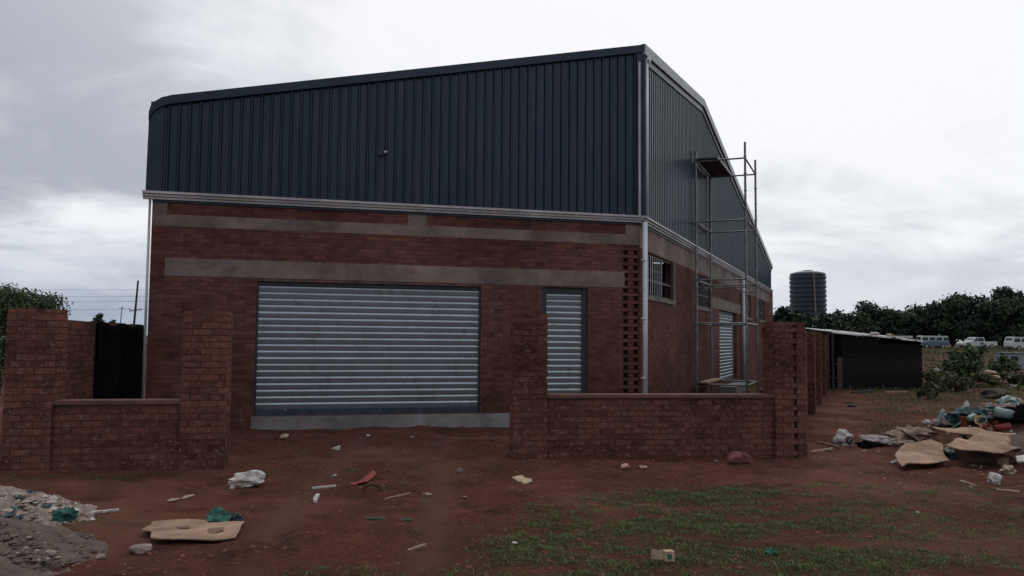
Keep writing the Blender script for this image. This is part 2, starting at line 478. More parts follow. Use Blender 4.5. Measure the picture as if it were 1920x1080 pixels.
f1, _ = gnoise(0.8, 5); f2, r2 = gnoise(5.0, 8, 0.7); f3, r3 = gnoise(26, 6, 0.7, 0.3, 0.7); f4, _ = gnoise(70, 4, 0.6, 0.62, 0.72)
soil = gmix(f1, (0.086, 0.032, 0.022), (0.165, 0.064, 0.045))
soil = gmix(f2, soil, (0.096, 0.038, 0.025))
m_ = t.nodes.new('ShaderNodeMix'); m_.data_type = 'RGBA'; m_.blend_type = 'MULTIPLY'; m_.inputs[0].default_value = 0.65
t.links.new(soil, m_.inputs[6])
dk = gmix(f3, (0.42, 0.40, 0.38), (1.45, 1.42, 1.40)); t.links.new(dk, m_.inputs[7]); soil = m_.outputs[2]
f5, _ = gnoise(1.9, 7, 0.72, 0.52, 0.68)
soil = gmix(f5, soil, (0.036, 0.018, 0.013))
f6, _ = gnoise(0.33, 4, 0.6, 0.5, 0.62)
soil = gmix(f6, soil, (0.165, 0.072, 0.052))
at2 = t.nodes.new('ShaderNodeAttribute'); at2.attribute_name = 'worn'
wf = t.nodes.new('ShaderNodeMath'); wf.operation = 'MULTIPLY'; wf.inputs[1].default_value = 0.7
t.links.new(at2.outputs['Fac'], wf.inputs[0]); soil = gmix(wf.outputs[0], soil, (0.142, 0.068, 0.053))
soil = gmix(f4, soil, (0.17, 0.11, 0.085))
att = t.nodes.new('ShaderNodeAttribute'); att.attribute_name = 'grown'
g1, _ = gnoise(18, 6, 0.7, 0.35, 0.65)
moss = gmix(g1, (0.032, 0.024, 0.013), (0.058, 0.060, 0.028))
gf = t.nodes.new('ShaderNodeMath'); gf.operation = 'MULTIPLY'; gf.inputs[1].default_value = 0.8
t.links.new(att.outputs['Fac'], gf.inputs[0])
soil = gmix(gf.outputs[0], soil, moss)
t.links.new(soil, b.inputs['Base Color'])
bp = t.nodes.new('ShaderNodeBump'); bp.inputs['Strength'].default_value = 1.0; bp.inputs['Distance'].default_value = 0.05
t.links.new(r3, bp.inputs['Height']); t.links.new(bp.outputs[0], b.inputs['Normal'])
ground = fast_mesh('ground', GV, GF, gm, kind='structure', smooth=True)
at_ = ground.data.attributes.new('grown', 'FLOAT', 'POINT')
at_.data.foreach_set('value', grass_w(GX, GY).ravel().astype(np.float32))
at2_ = ground.data.attributes.new('worn', 'FLOAT', 'POINT')
at2_.data.foreach_set('value', worn(GX, GY).ravel().astype(np.float32))

# ------------------------------------------------------------------ brickwork
UNIT = {}


def unit_box(m):
    if m.name not in UNIT:
        q = MB().box((0, 0, 0), (1, 1, 1)); me = bpy.data.meshes.new('brick_' + m.name)
        me.from_pydata(np.vstack(q.v).tolist(), [], q.f); me.materials.append(m); UNIT[m.name] = me
    return UNIT[m.name]


def lay(P0, U2, N2, length, z0, z1, holes=(), bl=0.22, ch=0.085, joint=0.012, depth=0.06, bond=0.0):
    """bricks of one face: list of (centre, dims, rz, normal)"""
    out = []; U2 = np.asarray(U2, float); N2 = np.asarray(N2, float)
    rz = math.atan2(U2[1], U2[0]); k = 0; z = z0
    while z + ch * 0.6 < z1:
        zt = min(z + ch - joint, z1); zc = (z + zt) / 2
        a = -((k % 2) * 0.5 + bond) * (bl + joint) + random.uniform(-0.008, 0.008)
        while a < length:
            segs = [(max(a, 0), min(a + bl + random.uniform(-0.004, 0.004), length))]
            for (ha, hb, hza, hzb) in holes:
                if not (hza < zc < hzb): continue
                ns = []
                for (p, q) in segs:
                    if hb <= p or ha >= q: ns.append((p, q)); continue
                    if ha > p: ns.append((p, ha))
                    if hb < q: ns.append((hb, q))
                segs = ns
            for (p, q) in segs:
                if q - p < 0.035: continue
                j = random.uniform(-0.003, 0.003)
                c = np.array([*(P0[:2] + U2 * (p + q) / 2 + N2 * (j - depth / 2)), zc + random.uniform(-0.0015, 0.0015)])
                out.append((c, (q - p, depth, zt - z), rz + random.gauss(0, 0.004), N2))
            a += bl + joint
        z += ch; k += 1
    return out


def set_bricks(thing, bricks, m, blockers=(), limit=300):
    """the bricks showing largest become single parts, the rest one part"""
    C = np.array([q[0] for q in bricks]); D = np.array([q[1] for q in bricks]); NN = np.array([q[3] for q in bricks])
    v = EYE[:2] - C[:, :2]; dist = np.linalg.norm(EYE - C, axis=1)
    face = np.einsum('ij,ij->i', v, NN) / dist
    x, y, d = photo(C)
    sc = face / dist ** 2 * D[:, 0] * D[:, 2]
    ok = (face > 0.02) & (x > 4) & (x < 1916) & (y > 0) & (y < 1080)
    for (x0, y0, x1, y1) in blockers: ok &= ~((x > x0) & (x < x1) & (y > y0) & (y < y1))
    sc = np.where(ok, sc, -1)
    order = np.argsort(-sc); pick = set(int(i) for i in order[:limit] if sc[i] > 0)
    me = unit_box(m); org = ORG[thing.name]
    for i in sorted(pick):
        c, dm, rz, _ = bricks[i]
        o = bpy.data.objects.new('brick', me); COL.objects.link(o)
        o.parent = thing; o.location = c - org; o.scale = dm; o.rotation_euler = (0, 0, rz)
    rest = [i for i in range(len(bricks)) if i not in pick]
    if rest:
        q = MB()
        for i in rest: q.box(bricks[i][0], bricks[i][1], bricks[i][2])
        V = np.vstack(q.v); fast_mesh('brickwork', V, np.array(q.f), m, thing, 'stuff')


def cells(length, z0, z1, holes):
    """rectangles left after cutting holes from a wall face"""
    zs = sorted({z0, z1, *[h[2] for h in holes], *[h[3] for h in holes]}); zs = [z for z in zs if z0 <= z <= z1]
    out = []
    for za, zb in zip(zs[:-1], zs[1:]):
        cut = sorted([(h[0], h[1]) for h in holes if h[2] <= za + 1e-6 and h[3] >= zb - 1e-6]); p = 0
        for a, b_ in cut:
            if a > p: out.append((p, a, za, zb))
            p = max(p, b_)
        if p < length: out.append((p, length, za, zb))
    return out


# ------------------------------------------------------------------ warehouse
CX = np.array([2.850, 17.787, 0.0])
FU = np.array([-0.96779, -0.25176, 0]); FN = np.array([0.25176, -0.96779, 0]); FN = np.array([-FU[1], FU[0], 0.0])
FN = np.array([0.25176, -0.96779, 0.0])
SW = np.array([0.39870, 0.91708, 0]); SN = np.array([0.91708, -0.39870, 0])
Zv = np.array([0, 0, 1.0])
LF, LS = 10.10, 28.3
wh = empty('warehouse', CX, 'big brick warehouse with charcoal ribbed metal cladding above and roller doors below', 'warehouse')


def F(s, z, n=0.0): return CX + FU * s + FN * n + Zv * z
def S(s, z, n=0.0): return CX + SW * s + SN * n + Zv * z


D1 = (3.61, 8.14, 0.18, 2.83); D2 = (1.22, 2.28, 0.18, 2.86)
W = [(0.30, 3.53, 2.76, 3.76), (6.5, 9.2, 2.76, 3.74), (16.9, 19.9, 2.74, 3.72), (22.9, 25.6, 2.74, 3.72)]
SD = (11.0, 15.3, 0.2, 2.80)
q = MB()
toothF = (0.0, 0.42, -0.2, 3.83)
for (a, b_, za, zb) in cells(LF, -0.5, 4.5, [D1, D2, toothF]):
    q.obox(F(a, za, -0.008), FU * (b_ - a), -FN * 0.2, Zv * (zb - za))
q.obox(F(0.0, -0.5, -0.15), FU * 0.43, -FN * 0.062, Zv * 4.4)
for (a, b_, za, zb) in cells(LS, -0.5, 4.5, W + [SD]):
    a0 = max(a, 0.22); q.obox(S(a0, za, -0.007), SW * (b_ - a0), -SN * 0.2, Zv * (zb - za))
FL = F(LF, 0); BR = S(LS, 0); BL = FL + SW * 19 + np.array([0, 0, 0.0])
for A, B in ((FL, BL), (BL, BR)):
    d = (B - A); L = np.linalg.norm(d); d /= L; nin = np.array([d[1], -d[0], 0])
    q.obox(A + d * 0.25 - Zv * 0.5 - nin * 0, d * (L - 0.3), nin * 0.2, Zv * 5.0)
q.build('mortar_core', MT['mortar'], wh)

bk = []
holesF = [D1, D2, (-0.1, 9.84, 3.845, 4.075), (0.37, 9.84, 2.885, 3.235), (9.83, 10.2, 3.845, 4.6), (-0.1, 0.34, 3.845, 4.6), (4.80, 5.19, 4.0, 4.6),
          (0, 0.42, -0.5, 3.84)]
bk += lay(F(0, 0)[:2], FU[:2], FN[:2], LF, -0.19, 4.36, holesF)
# toothed corner: every other course a brick is left out
z = -0.19; k = 0
while z < 3.80:
    segs = [(0.0, 0.05), (0.155, 0.285), (0.40, 0.42)] if k % 2 else [(0.0, 0.10), (0.11, 0.27), (0.275, 0.42)]
    if k % 2 == 0: segs = [(0.0, 0.055), (0.06, 0.28), (0.285, 0.42)]
    for (p, r_) in segs:
        bk.append((F((p + r_) / 2, z + 0.0365, -0.07 + random.uniform(-.003, .003)), (r_ - p, 0.14, 0.072), math.atan2(FU[1], FU[0]), FN[:2]))
    z += 0.085; k += 1
holesS = W + [SD, (-0.1, LS, 3.79, 4.6), (9.6, 16.5, 2.81, 3.17)] + [(w[0] - 0.05, w[1] + 0.08, w[2] - 0.12, w[2]) for w in W] + [(W[0][1], W[0][1] + 0.2, 2.6, 3.8)]
bk += lay(S(0, 0)[:2], SW[:2], SN[:2], LS, -0.19, 3.8, holesS)
set_bricks(wh, bk, MT['brick_b'], blockers=[(330, 575, 435, 900), (0, 750, 440, 900), (955, 735, 1500, 900), (955, 580, 1035, 900), (0, 575, 128, 900)])

# concrete
def beam(name, o, ax, n, h, m=MT['concrete'], out=0.004, deep=0.1):
    return MB().obox(o + n * out, ax, -n * (out + deep), Zv * h).build(name, m, wh)
beam('tie_beam', F(0.0, 3.847), FU * (LF - 0.01), FN, 0.226)
beam('lintel', F(0.37, 2.887), FU * 9.47, FN, 0.346)
beam('column_head', F(9.83, 4.076), FU * 0.265, FN, 0.30, out=0.003)
beam('column_head', F(0.0, 4.076), FU * 0.34, FN, 0.30, out=0.003)
beam('column_head', F(4.80, 4.076), FU * 0.39, FN, 0.30, out=0.003)
beam('tie_beam', S(0.0, 3.79), SW * LS, SN, 0.62)
beam('lintel', S(9.6, 2.812), SW * 6.9, SN, 0.356)
beam('window_jamb', S(3.535, 2.60), SW * 0.19, SN, 1.188, out=0.003)
MB().obox(F(2.0, -0.4, 0.06), FU * 6.18, -FN * 0.5, Zv * 0.565).build('plinth', MT['plinth'], wh)
MB().obox(S(10.9, -0.3, 0.55), SW * 3.4, -SN * 0.65, Zv * 0.44).build('door_step', MT['plinth'], wh)

# roller doors: guide frame + slats
def slat_mesh(w, pitch, along, out):
    pr = [(-0.002, 0.0), (0.001, pitch * 0.05), (0.006, pitch * 0.30), (0.012, pitch * 0.52), (0.016, pitch * 0.66), (0.017, pitch * 0.75),
          (0.015, pitch * 0.83), (0.009, pitch * 0.90), (0.001, pitch * 0.94), (-0.002, pitch * 0.985)]
    v = []; 
    for (n_, z_) in pr: v += [out * n_ + Zv * z_, along * w + out * n_ + Zv * z_]
    f = [(2 * i, 2 * i + 1, 2 * i + 3, 2 * i + 2) for i in range(len(pr) - 1)]
    me = bpy.data.meshes.new('slat'); me.from_pydata([tuple(x) for x in v], [], f); me.materials.append(MT['slat'])
    me.polygons.foreach_set('use_smooth', [True] * len(f)); me.update(); return me


def roller_door(P, along, out, hole, n, rail=0.10, recess=0.10, hood=0.09, bottom=0.12):
    a, b_, za, zb = hole; wd = b_ - a
    g_ = MB()
    g_.obox(P(a + 0.002, za + 0.002, -recess + 0.045), along * rail, -out * 0.07, Zv * (zb - za - 0.004))
    g_.obox(P(b_ - 0.002 - rail, za + 0.002, -recess + 0.045), along * rail, -out * 0.07, Zv * (zb - za - 0.004))
    g_.obox(P(a + rail, zb - hood, -recess + 0.02), along * (wd - 2 * rail), -out * 0.06, Zv * (hood - 0.003))
    rd = g_.build('roller_door', MT['steel'], wh)
    MB().obox(P(a + rail, za + 0.004, -recess + 0.03), along * (wd - 2 * rail), -out * 0.04, Zv * bottom).build('bottom_rail', MT['navy'], rd)
    pitch = (zb - hood - za - bottom) / n
    me = slat_mesh(wd - 2 * rail + 0.02, pitch, along, out)
    for i in range(n):
        o = bpy.data.objects.new('slat', me); COL.objects.link(o); o.parent = rd
        o.location = P(a + rail - 0.01, za + bottom + i * pitch, -recess + random.uniform(-0.003, 0.003)) - CX
    # backing, so no daylight gets round the curtain
    MB().obox(P(a - 0.1, za - 0.05, -0.23), along * (wd + 0.2), -out * 0.02, Zv * (zb - za + 0.1)).build('door_backing', MT['dark'], wh)
    return rd


roller_door(F, FU, FN, D1, 19, rail=0.035, recess=0.09, hood=0.08, bottom=0.12)
roller_door(F, FU, FN, D2, 19, rail=0.12, recess=0.10, hood=0.14, bottom=0.10)
roller_door(S, SW, SN, SD, 20, rail=0.10, recess=0.14, hood=0.12, bottom=0.10)

# windows
for wi, w in enumerate(W):
    a, b_, za, zb = w; wd = b_ - a; h = zb - za
    fr = MB()
    for o, ax, hz in ((S(a, za, -0.06), SW * wd, 0.045), (S(a, zb - 0.045, -0.06), SW * wd, 0.045)):
        fr.obox(o, ax, -SN * 0.05, Zv * hz)
    nmul = 3
    for i in range(nmul + 1):
        p = a + (wd - 0.05) * i / nmul
        fr.obox(S(p, za + 0.045, -0.062), SW * 0.05, -SN * 0.046, Zv * (h - 0.09))
    fr.obox(S(a + 0.05, za + h * 0.36, -0.064), SW * (wd - 0.1), -SN * 0.04, Zv * 0.05)
    win = fr.build('window', MT['frame'], wh)
    sg = MB().obox(S(a - 0.05, za - 0.105, 0.035), SW * (wd + 0.13), -SN * 0.12, Zv * 0.10).build('sill', MT['concrete'], win)
    me = None
    nb = int(wd * (0.62 if wi == 0 else 0.9) / 0.22)
    for i in range(nb):
        if me is None:
            o = MB().obox(S(a + 0.1, za + 0.045, -0.018), SW * 0.022, -SN * 0.006, Zv * (h - 0.1)).build('window_bar', MT['bar'] if wi == 0 else MT['scaff'], win)
            me = o.data
        else:
            o = bpy.data.objects.new('window_bar', me); COL.objects.link(o); o.parent = win
        o.location = Vector(SW * (0.22 * i)) + Vector((0, 0, 0))
    MB().obox(S(a + 0.05, za + h * 0.62, -0.030), SW * (wd * (0.62 if wi == 0 else 0.9)), -SN * 0.01, Zv * 0.022).build('window_rail', MT['frame'], win)
    MB().obox(S(a - 0.1, za - 0.7, -0.9), SW * (wd + 1.6), -SN * 0.02, Zv * (h + 1.35)).build('room_shade_sheet', MT['dark'], wh)  # added dark sheet behind the opening, stands in for the dim room

# cladding sheets
def topF(s): return 8.33 + (6.24 - 8.33) * s / 10.17
KT, KZ = 7.46, 9.17
def topS(t_): return 8.33 + (KZ - 8.33) * t_ / KT if t_ < KT else KZ + (5.80 - KZ) * (t_ - KT) / (LS - KT)


def sheet(P, along, out, a, b_, zb, top, flip, rib=0.19, n0=0.05, rh=0.04):
    pr = []; p = a
    while p < b_ - 1e-6:
        e = min(p + rib, b_)
        pr += [(p, 0.0), (min(p + rib * 0.66, e), 0.0)]
        if p + rib * 0.76 < e: pr += [(p + rib * 0.76, rh)]
        if p + rib * 0.90 < e: pr += [(p + rib * 0.90, rh)]
        p += rib
    pr.append((b_, 0.0))
    v = []
    for (s_, n_) in pr: v += [P(s_, zb, n0 + n_), P(s_, top(s_), n0 + n_)]
    f = [(2 * i, 2 * i + 2, 2 * i + 3, 2 * i + 1) for i in range(len(pr) - 1)]
    if flip: f = [x[::-1] for x in f]
    return MB().add(v, f).build('cladding_sheet', MT['clad'], wh)


s = 0.0
while s < LF - 0.05: sheet(F, FU, FN, s, min(s + 0.76, LF + 0.08), 4.44, topF, True, n0=0.05 + random.uniform(0, 0.003)); s += 0.76
s = 0.0
while s < LS - 0.05: sheet(S, SW, SN, s, min(s + 0.76, LS), 4.44, topS, False, rh=0.017, n0=0.05 + random.uniform(0, 0.003)); s += 0.76
# inner backing of the cladding and the roof
bq = MB()
bq.add([F(0, 4.3, 0.03), F(LF, 4.3, 0.03), F(LF, topF(LF), 0.03), F(0, topF(0), 0.03)], [(0, 1, 2, 3)])
bq.add([S(0, 4.3, 0.03), S(LS, 4.3, 0.03), S(LS, topS(LS), 0.03), S(KT, topS(KT), 0.03), S(0, topS(0), 0.03)], [(0, 1, 2, 3, 4)])
rl = FL + SW * 4.0; rl[2] = 6.8
bl = BL.copy(); bl[2] = 5.0
bq.add([F(LF, 4.3), FL + SW * 19 + Zv * 4.3, bl, rl, F(LF, 6.2)], [(0, 1, 2, 3, 4)])
bq.add([BL + Zv * 4.3, BR + Zv * 4.3, BR + Zv * 5.75, bl], [(0, 1, 2, 3)])
bq.build('cladding_backing', MT['flash'], wh)
rq = MB()
A0, A1, A2, A3 = F(LF, topF(LF) + 0.01), F(0, topF(0) + 0.01), S(KT, KZ + 0.01), rl
rq.add([A0, A1, A2, A3], [(0, 1, 2), (0, 2, 3)])
rq.add([A3, A2, S(LS, topS(LS) + 0.01), bl], [(0, 1, 2), (0, 2, 3)])
rq.build('roof_sheet', MT['roof'], wh)


def strip(name, P, along, pts, h, t_, m, n0, drop=True):
    """trim following a line of (s,z) points"""
    q = MB()
    for (s0, z0), (s1, z1) in zip(pts[:-1], pts[1:]):
        v = [P(s0, z0 - h, n0), P(s1, z1 - h, n0), P(s1, z1, n0), P(s0, z0, n0)]
        o = P(0, 0, t_) - P(0, 0, 0); v2 = [x + o for x in v]
        q.add(v + v2, [(0, 1, 2, 3), (4, 7, 6, 5), (0, 4, 5, 1), (1, 5, 6, 2), (2, 6, 7, 3), (3, 7, 4, 0)])
    return q.build(name, m, wh)


strip('top_flashing', F, FU, [(-0.08, topF(0) + 0.06), (LF - 0.30, topF(LF - 0.30) + 0.06), (LF - 0.12, topF(LF - 0.12) + 0.035), (LF + 0.0, topF(LF) - 0.03), (LF + 0.07, topF(LF) - 0.12), (LF + 0.10, topF(LF) - 0.24)], 0.17, 0.05, MT['flash'], 0.095)
ef = [F(LF - 0.17, 4.492, 0.05), F(LF + 0.115, 4.492, 0.05), F(LF + 0.10, topF(LF) - 0.26, 0.05), F(LF + 0.05, topF(LF) - 0.14, 0.05), F(LF - 0.02, topF(LF) - 0.06, 0.05), F(LF - 0.17, topF(LF - 0.17) - 0.02, 0.05)]
MB().prism(ef, FN * 0.043).build('edge_flashing', MT['flash'], wh)
strip('barge_flashing', S, SW, [(-0.08, topS(0) + 0.07), (KT, KZ + 0.07), (LS + 0.05, topS(LS) + 0.07)], 0.24, 0.10, MT['barge'], 0.05)
strip('soffit_flashing', S, SW, [(-0.05, topS(0) - 0.17), (KT, KZ - 0.17), (LS, topS(LS) - 0.17)], 0.16, 0.045, MT['flash'], 0.05)
# stepped pale flashing under the cladding (two folds)
def drip(P, along, out, a, b_):
    q = MB()
    q.obox(P(a, 4.445, 0.16), along * (b_ - a), -out * 0.15, Zv * 0.045)
    q.obox(P(a + 0.05, 4.395, 0.115), along * (b_ - a - 0.05), -out * 0.11, Zv * 0.049)
    q.obox(P(a + 0.1, 4.345, 0.075), along * (b_ - a - 0.1), -out * 0.07, Zv * 0.049)
    return q.build('drip_flashing', MT['drip'], wh)
drip(F, FU, FN, -0.12, LF + 0.16); drip(S, SW, SN, -0.08, LS + 0.1)
# corner: dark angle, light caught on its edge painted as a pale strip
q = MB()
q.obox(F(-0.10, 4.5, 0.105), FU * 0.22, -FN * 0.02, Zv * (topF(0) - 4.5)); q.obox(S(-0.08, 4.5, 0.10), SW * 0.28, -SN * 0.02, Zv * (topS(0) - 4.5))
q.build('corner_flashing', MT['flash'], wh)
MB().obox(F(0.035, 4.5, 0.125), FU * 0.045, -FN * 0.018, Zv * (topF(0) - 4.85)).build('edge_light_strip', MT['drip'], wh)
MB().tube(S(0.02, 4.5, 0.16), S(0.02, topS(0) - 0.35, 0.16), 0.035, n=10).build('downpipe', MT['pvc'], wh, True)
dp = MB().tube(S(-0.05, -0.2, 0.13), S(-0.05, 4.35, 0.13), 0.055, n=12)
for z_ in (0.9, 2.2, 3.5): dp.box(S(-0.05, z_, 0.10), (0.15, 0.1, 0.03), math.atan2(SW[1], SW[0]))
dp.build('downpipe', MT['pvc'], wh, True)
MB().tube(F(LF + 0.04, -0.2, 0.02), F(LF + 0.04, 4.35, 0.02), 0.024, n=10).build('downpipe', MT['drip'], wh, True)
MB().tube(S(16.46, 0.0, 0.12), S(16.46, 4.35, 0.12), 0.075, n=10).build('downpipe', MT['pvc'], wh, True)
q = MB().obox(F(5.72, 5.47, 0.12), FU * 0.12, -FN * 0.06, Zv * 0.10); q.build('wall_socket', MT['steel'], wh)
MB().tube(F(5.72, 5.53, 0.16), F(5.66, 5.53, 0.16), 0.03, n=8).build('socket_lid', MT['drip'], wh)
MB().lathe(S(0.05, topS(0) - 0.27, 0.17), [(0.07, 0), (0.07, 0.06)], 12, SN).build('pipe_collar', MT['pvc'], wh)

# ------------------------------------------------------------------ yard walls
def wall_thing(name, label, origin): return empty(name, origin, label, 'wall')


def face_prism(core, bricks, P, U2, N2, length, thick, z0, z1, holes=(), sides='flr', ch=0.085, inset=0.010, bond=0.0, notch=None):
    """a rectangular brick mass: front face along U2 from P, body behind it (-N2)"""
    U2 = np.asarray(U2, float); N2 = np.asarray(N2, float); u3 = np.array([*U2, 0]); n3 = np.array([*N2, 0])
    o = np.array([P[0], P[1], z0]) + u3 * inset - n3 * inset
    h_ = Zv * (z1 - z0 - 0.004)
    if notch:
        core.obox(o, u3 * (notch[0] - inset), -n3 * 0.055, h_); core.obox(o + u3 * (notch[1] - inset), u3 * (length - notch[1] - inset), -n3 * 0.055, h_)
        core.obox(o - n3 * 0.05, u3 * (length - 2 * inset), -n3 * (thick - 2 * inset - 0.05), h_)
    else: core.obox(o, u3 * (length - 2 * inset), -n3 * (thick - 2 * inset), h_)
    if 'f' in sides: bricks += lay(P, U2, N2, length, z0, z1, holes, ch=ch, bond=bond)
    if 'l' in sides: bricks += lay(P - N2 * 0.062, -N2, -U2, thick - 0.062, z0, z1, ch=ch, bond=0.25)
    if 'r' in sides: bricks += lay(P + U2 * length - N2 * 0.062, -N2, U2, thick - 0.062, z0, z1, ch=ch, bond=0.25)
    if 'b' in sides: bricks += lay(P - N2 * thick, U2, -N2, length, z0, z1, ch=ch)


def top_course(bricks, P, U2, N2, length, thick, z):
    """the bricks seen on top of a pier"""
    n = max(1, round(length / 0.115)); st = length / n; rz = math.atan2(U2[1], U2[0])
    for i in range(n):
        for j in range(2):
            c = P + U2 * (st * (i + .5)) - N2 * (thick * (j + .5) / 2)
            bricks.append((np.array([c[0], c[1], z - 0.02]), (st - 0.01, thick / 2 - 0.01, 0.045 + random.uniform(0, .008)), rz, N2))


# left front wall
th = 0.19; U = np.array([math.cos(th), math.sin(th)]); Nn = np.array([U[1], -U[0]])
PA = np.array([-6.355, 10.08]); 
lw = wall_thing('boundary_wall', 'low brick wall between two tall square brick piers, left of the yard entrance', (*PA, 0.0))
core = MB(); bb = []
face_prism(core, bb, PA, U, Nn, 0.56, 0.46, -0.2, 2.05)
P2 = PA + U * 2.10
face_prism(core, bb, P2, U, Nn, 0.55, 0.46, -0.2, 2.05)
face_prism(core, bb, PA + U * 0.56 - Nn * 0.07, U, Nn, 1.54, 0.23, -0.2, 0.85, sides='f')
top_course(bb, PA, U, Nn, 0.56, 0.46, 2.06); top_course(bb, P2, U, Nn, 0.55, 0.46, 2.06)
core.build('mortar_core', MT['mortar_y'], lw)
q = MB().obox(np.array([*(PA + U * 0.562 - Nn * 0.035), 0.852]), np.array([*U, 0]) * 1.536, np.array([*-Nn, 0]) * 0.30, Zv * 0.05)
q.build('coping', MT['coping'], lw)
set_bricks(lw, bb, MT['brick_y'])

# left side wall, running back towards the warehouse corner
U2 = np.array([-0.2518, 0.9678]); N2 = np.array([0.9678, 0.2518])
PS = PA + U * 0.16 - Nn * 0.47
ls = wall_thing('side_wall', 'tall plain brick wall running back behind the left pier to the warehouse corner', (*PS, 0.0))
core = MB(); bb = []
face_prism(core, bb, PS, U2, N2, 7.5, 0.23, -0.3, 1.93, sides='fb')
core.build('mortar_core', MT['mortar_y'], ls)
tq = []
for i in range(32):
    c = PS + U2 * (0.234 * i + 0.117) - N2 * 0.115
    bb.append((np.array([c[0], c[1], 1.93]), (0.222, 0.22, 0.06 + random.uniform(-.01, .01)), math.atan2(U2[1], U2[0]), N2))
set_bricks(ls, bb, MT['brick_y'], blockers=[(0, 570, 121, 900), (330, 570, 440, 900), (0, 750, 440, 900)])
# black plastic hung over its far end
sv = []; sf = []; nu, nz_ = 46, 16
for j in range(nz_ + 1):
    for i in range(nu + 1):
        a = 3.15 + 4.25 * i / nu; zz = -0.1 + (2.03 + 0.03 * math.sin(i * 0.35) + 0.012 * random.random()) * j / nz_
        n_ = 0.045 + 0.006 * math.sin(i * 0.8 + 0.6 * math.sin(j * .5)) + 0.006 * random.random()
        c = PS + U2 * a + N2 * n_; sv.append((c[0], c[1], zz))
top0 = len(sv)
for j in (1, 2):
    for i in range(nu + 1):
        a = 3.15 + 4.25 * i / nu; c = PS + U2 * a - N2 * 0.14 * j; sv.append((c[0], c[1], sv[nz_ * (nu + 1) + i][2] + (0.01 if j == 1 else -0.25)))
for j in range(nz_ + 2):
    for i in range(nu): k = j * (nu + 1) + i; sf.append((k, k + 1, k + nu + 2, k + nu + 1))
o = MB().add(sv, sf).build('plastic_sheet', MT['black'], None, True)
tag(o, 'black plastic sheet draped over the brick wall beside the warehouse corner', 'plastic sheet')

# right front wall
th = 0.13; U = np.array([math.cos(th), math.sin(th)]); Nn = np.array([U[1], -U[0]])
PR = np.array([0.04, 11.72])
rw = wall_thing('boundary_wall', 'long low brick wall with a tall brick pier at each end, right of the yard entrance', (*PR, 0.0))
core = MB(); bb = []
LP = 4.02
face_prism(core, bb, PR, U, Nn, 0.50, 0.46, -0.25, 2.09)
PQ = PR + U * LP
ch = 0.085
tooth = [(0.285, 0.345, -0.25 + ch * (2 * k), -0.25 + ch * (2 * k + 1)) for k in range(1, 14)]
face_prism(core, bb, PQ, U, Nn, 0.50, 0.46, -0.25, 2.02, holes=tooth, notch=(0.285, 0.345))
face_prism(core, bb, PR + U * 0.50 - Nn * 0.08, U, Nn, LP - 0.50, 0.23, -0.25, 0.87, sides='f')
top_course(bb, PR, U, Nn, 0.50, 0.46, 2.10); top_course(bb, PQ, U, Nn, 0.50, 0.46, 2.03)
core.build('mortar_core', MT['mortar_y'], rw)
q = MB().obox(np.array([*(PR + U * 0.502 - Nn * 0.045), 0.872]), np.array([*U, 0]) * (LP - 0.504), np.array([*-Nn, 0]) * 0.30, Zv * 0.05)
q.build('coping', MT['coping'], rw)
set_bricks(rw, bb, MT['brick_y'])

# right side wall: low first bay, then tall bays with pilasters towards the back
U2 = SW[:2]; N2 = SN[:2]
PS = PQ + U * 0.50 - Nn * 0.47 - N2 * 0.27
rs = wall_thing('side_wall', 'tall brick wall with outside pilasters running back along the warehouse, right of the right pier', (*PS, 0.0))
core = MB(); bb = []
face_prism(core, bb, PS, U2, N2, 3.6, 0.23, -0.3, 0.95, sides='fb')
face_prism(core, bb, PS + U2 * 3.6, U2, N2, 15.0, 0.23, -0.3, 1.9, sides='flb')
for i, d in enumerate((3.3, 4.75, 8.4, 12.0, 15.6, 18.3)):
    face_prism(core, bb, PS + U2 * d + N2 * (0.20 if i else 0.15), U2, N2, 0.45, 0.55, -0.3, 1.98 if i else 1.0, sides='flrb', bond=0.1 * i)
core.build('mortar_core', MT['mortar_y'], rs)
set_bricks(rs, bb, MT['brick_y'], blockers=[(940, 590, 1512, 900)])

# ------------------------------------------------------------------ scaffold
scA = np.array([5.36, 23.2, -0.1]); qn, mw = 1.40, 2.47
sc = empty('scaffold_tower', scA, 'grey tubular scaffold tower with a plank platform on top, against the warehouse side wall', 'scaffold')
std = [scA, scA + SW * mw, scA + SN * qn, scA + SN * qn + SW * mw]
tops = [7.28, 7.05, 7.42, 7.42]
for p, zt in zip(std, tops):
    b_ = p + np.array([0, 0, zt + 0.1]); qd = MB().tube(p, b_, 0.034, n=8)
    z_ = 0.5
    for k in range(14):
        qd.lathe(p + Zv * (z_ + 0.1), [(0.031, 0), (0.052, 0.006), (0.052, 0.016), (0.031, 0.022)], 8); z_ += 0.5
    qd.build('standard', MT['scaff'], sc)
    MB().box(p + Zv * 0.02, (0.16, 0.16, 0.03)).build('base_plate', MT['scaff'], sc)
for z_ in (0.57, 2.32, 3.58, 5.28, 7.06):
    for (i, j) in ((0, 2), (1, 3), (0, 1), (2, 3)):
        a = std[i] + Zv * z_; c = std[j] + Zv * z_
        MB().tube(a, c, 0.026, n=8).build('ledger', MT['scaff'], sc)
for z_ in (3.85,):
    for (i, j) in ((0, 2), (1, 3)):
        MB().tube(std[i] + Zv * (z_ - 0.5), std[j] + Zv * (z_ - 0.5), 0.022, n=6).build('ledger', MT['scaff'], sc)
for k in range(2):
    o_ = scA + SN * (0.03 + 0.30 * k) + Zv * 7.10
    MB().obox(o_ - SW * 0.06, SW * (mw + 0.12), SN * 0.285, Zv * 0.045).build('plank', MT['plank'], sc)
MB().obox(scA + SN * 0.615 + Zv * 7.09 - SW * 0.05, SW * (mw + 0.1), SN * 0.045, Zv * 0.07).build('plank_edge', MT['scaff'], sc)
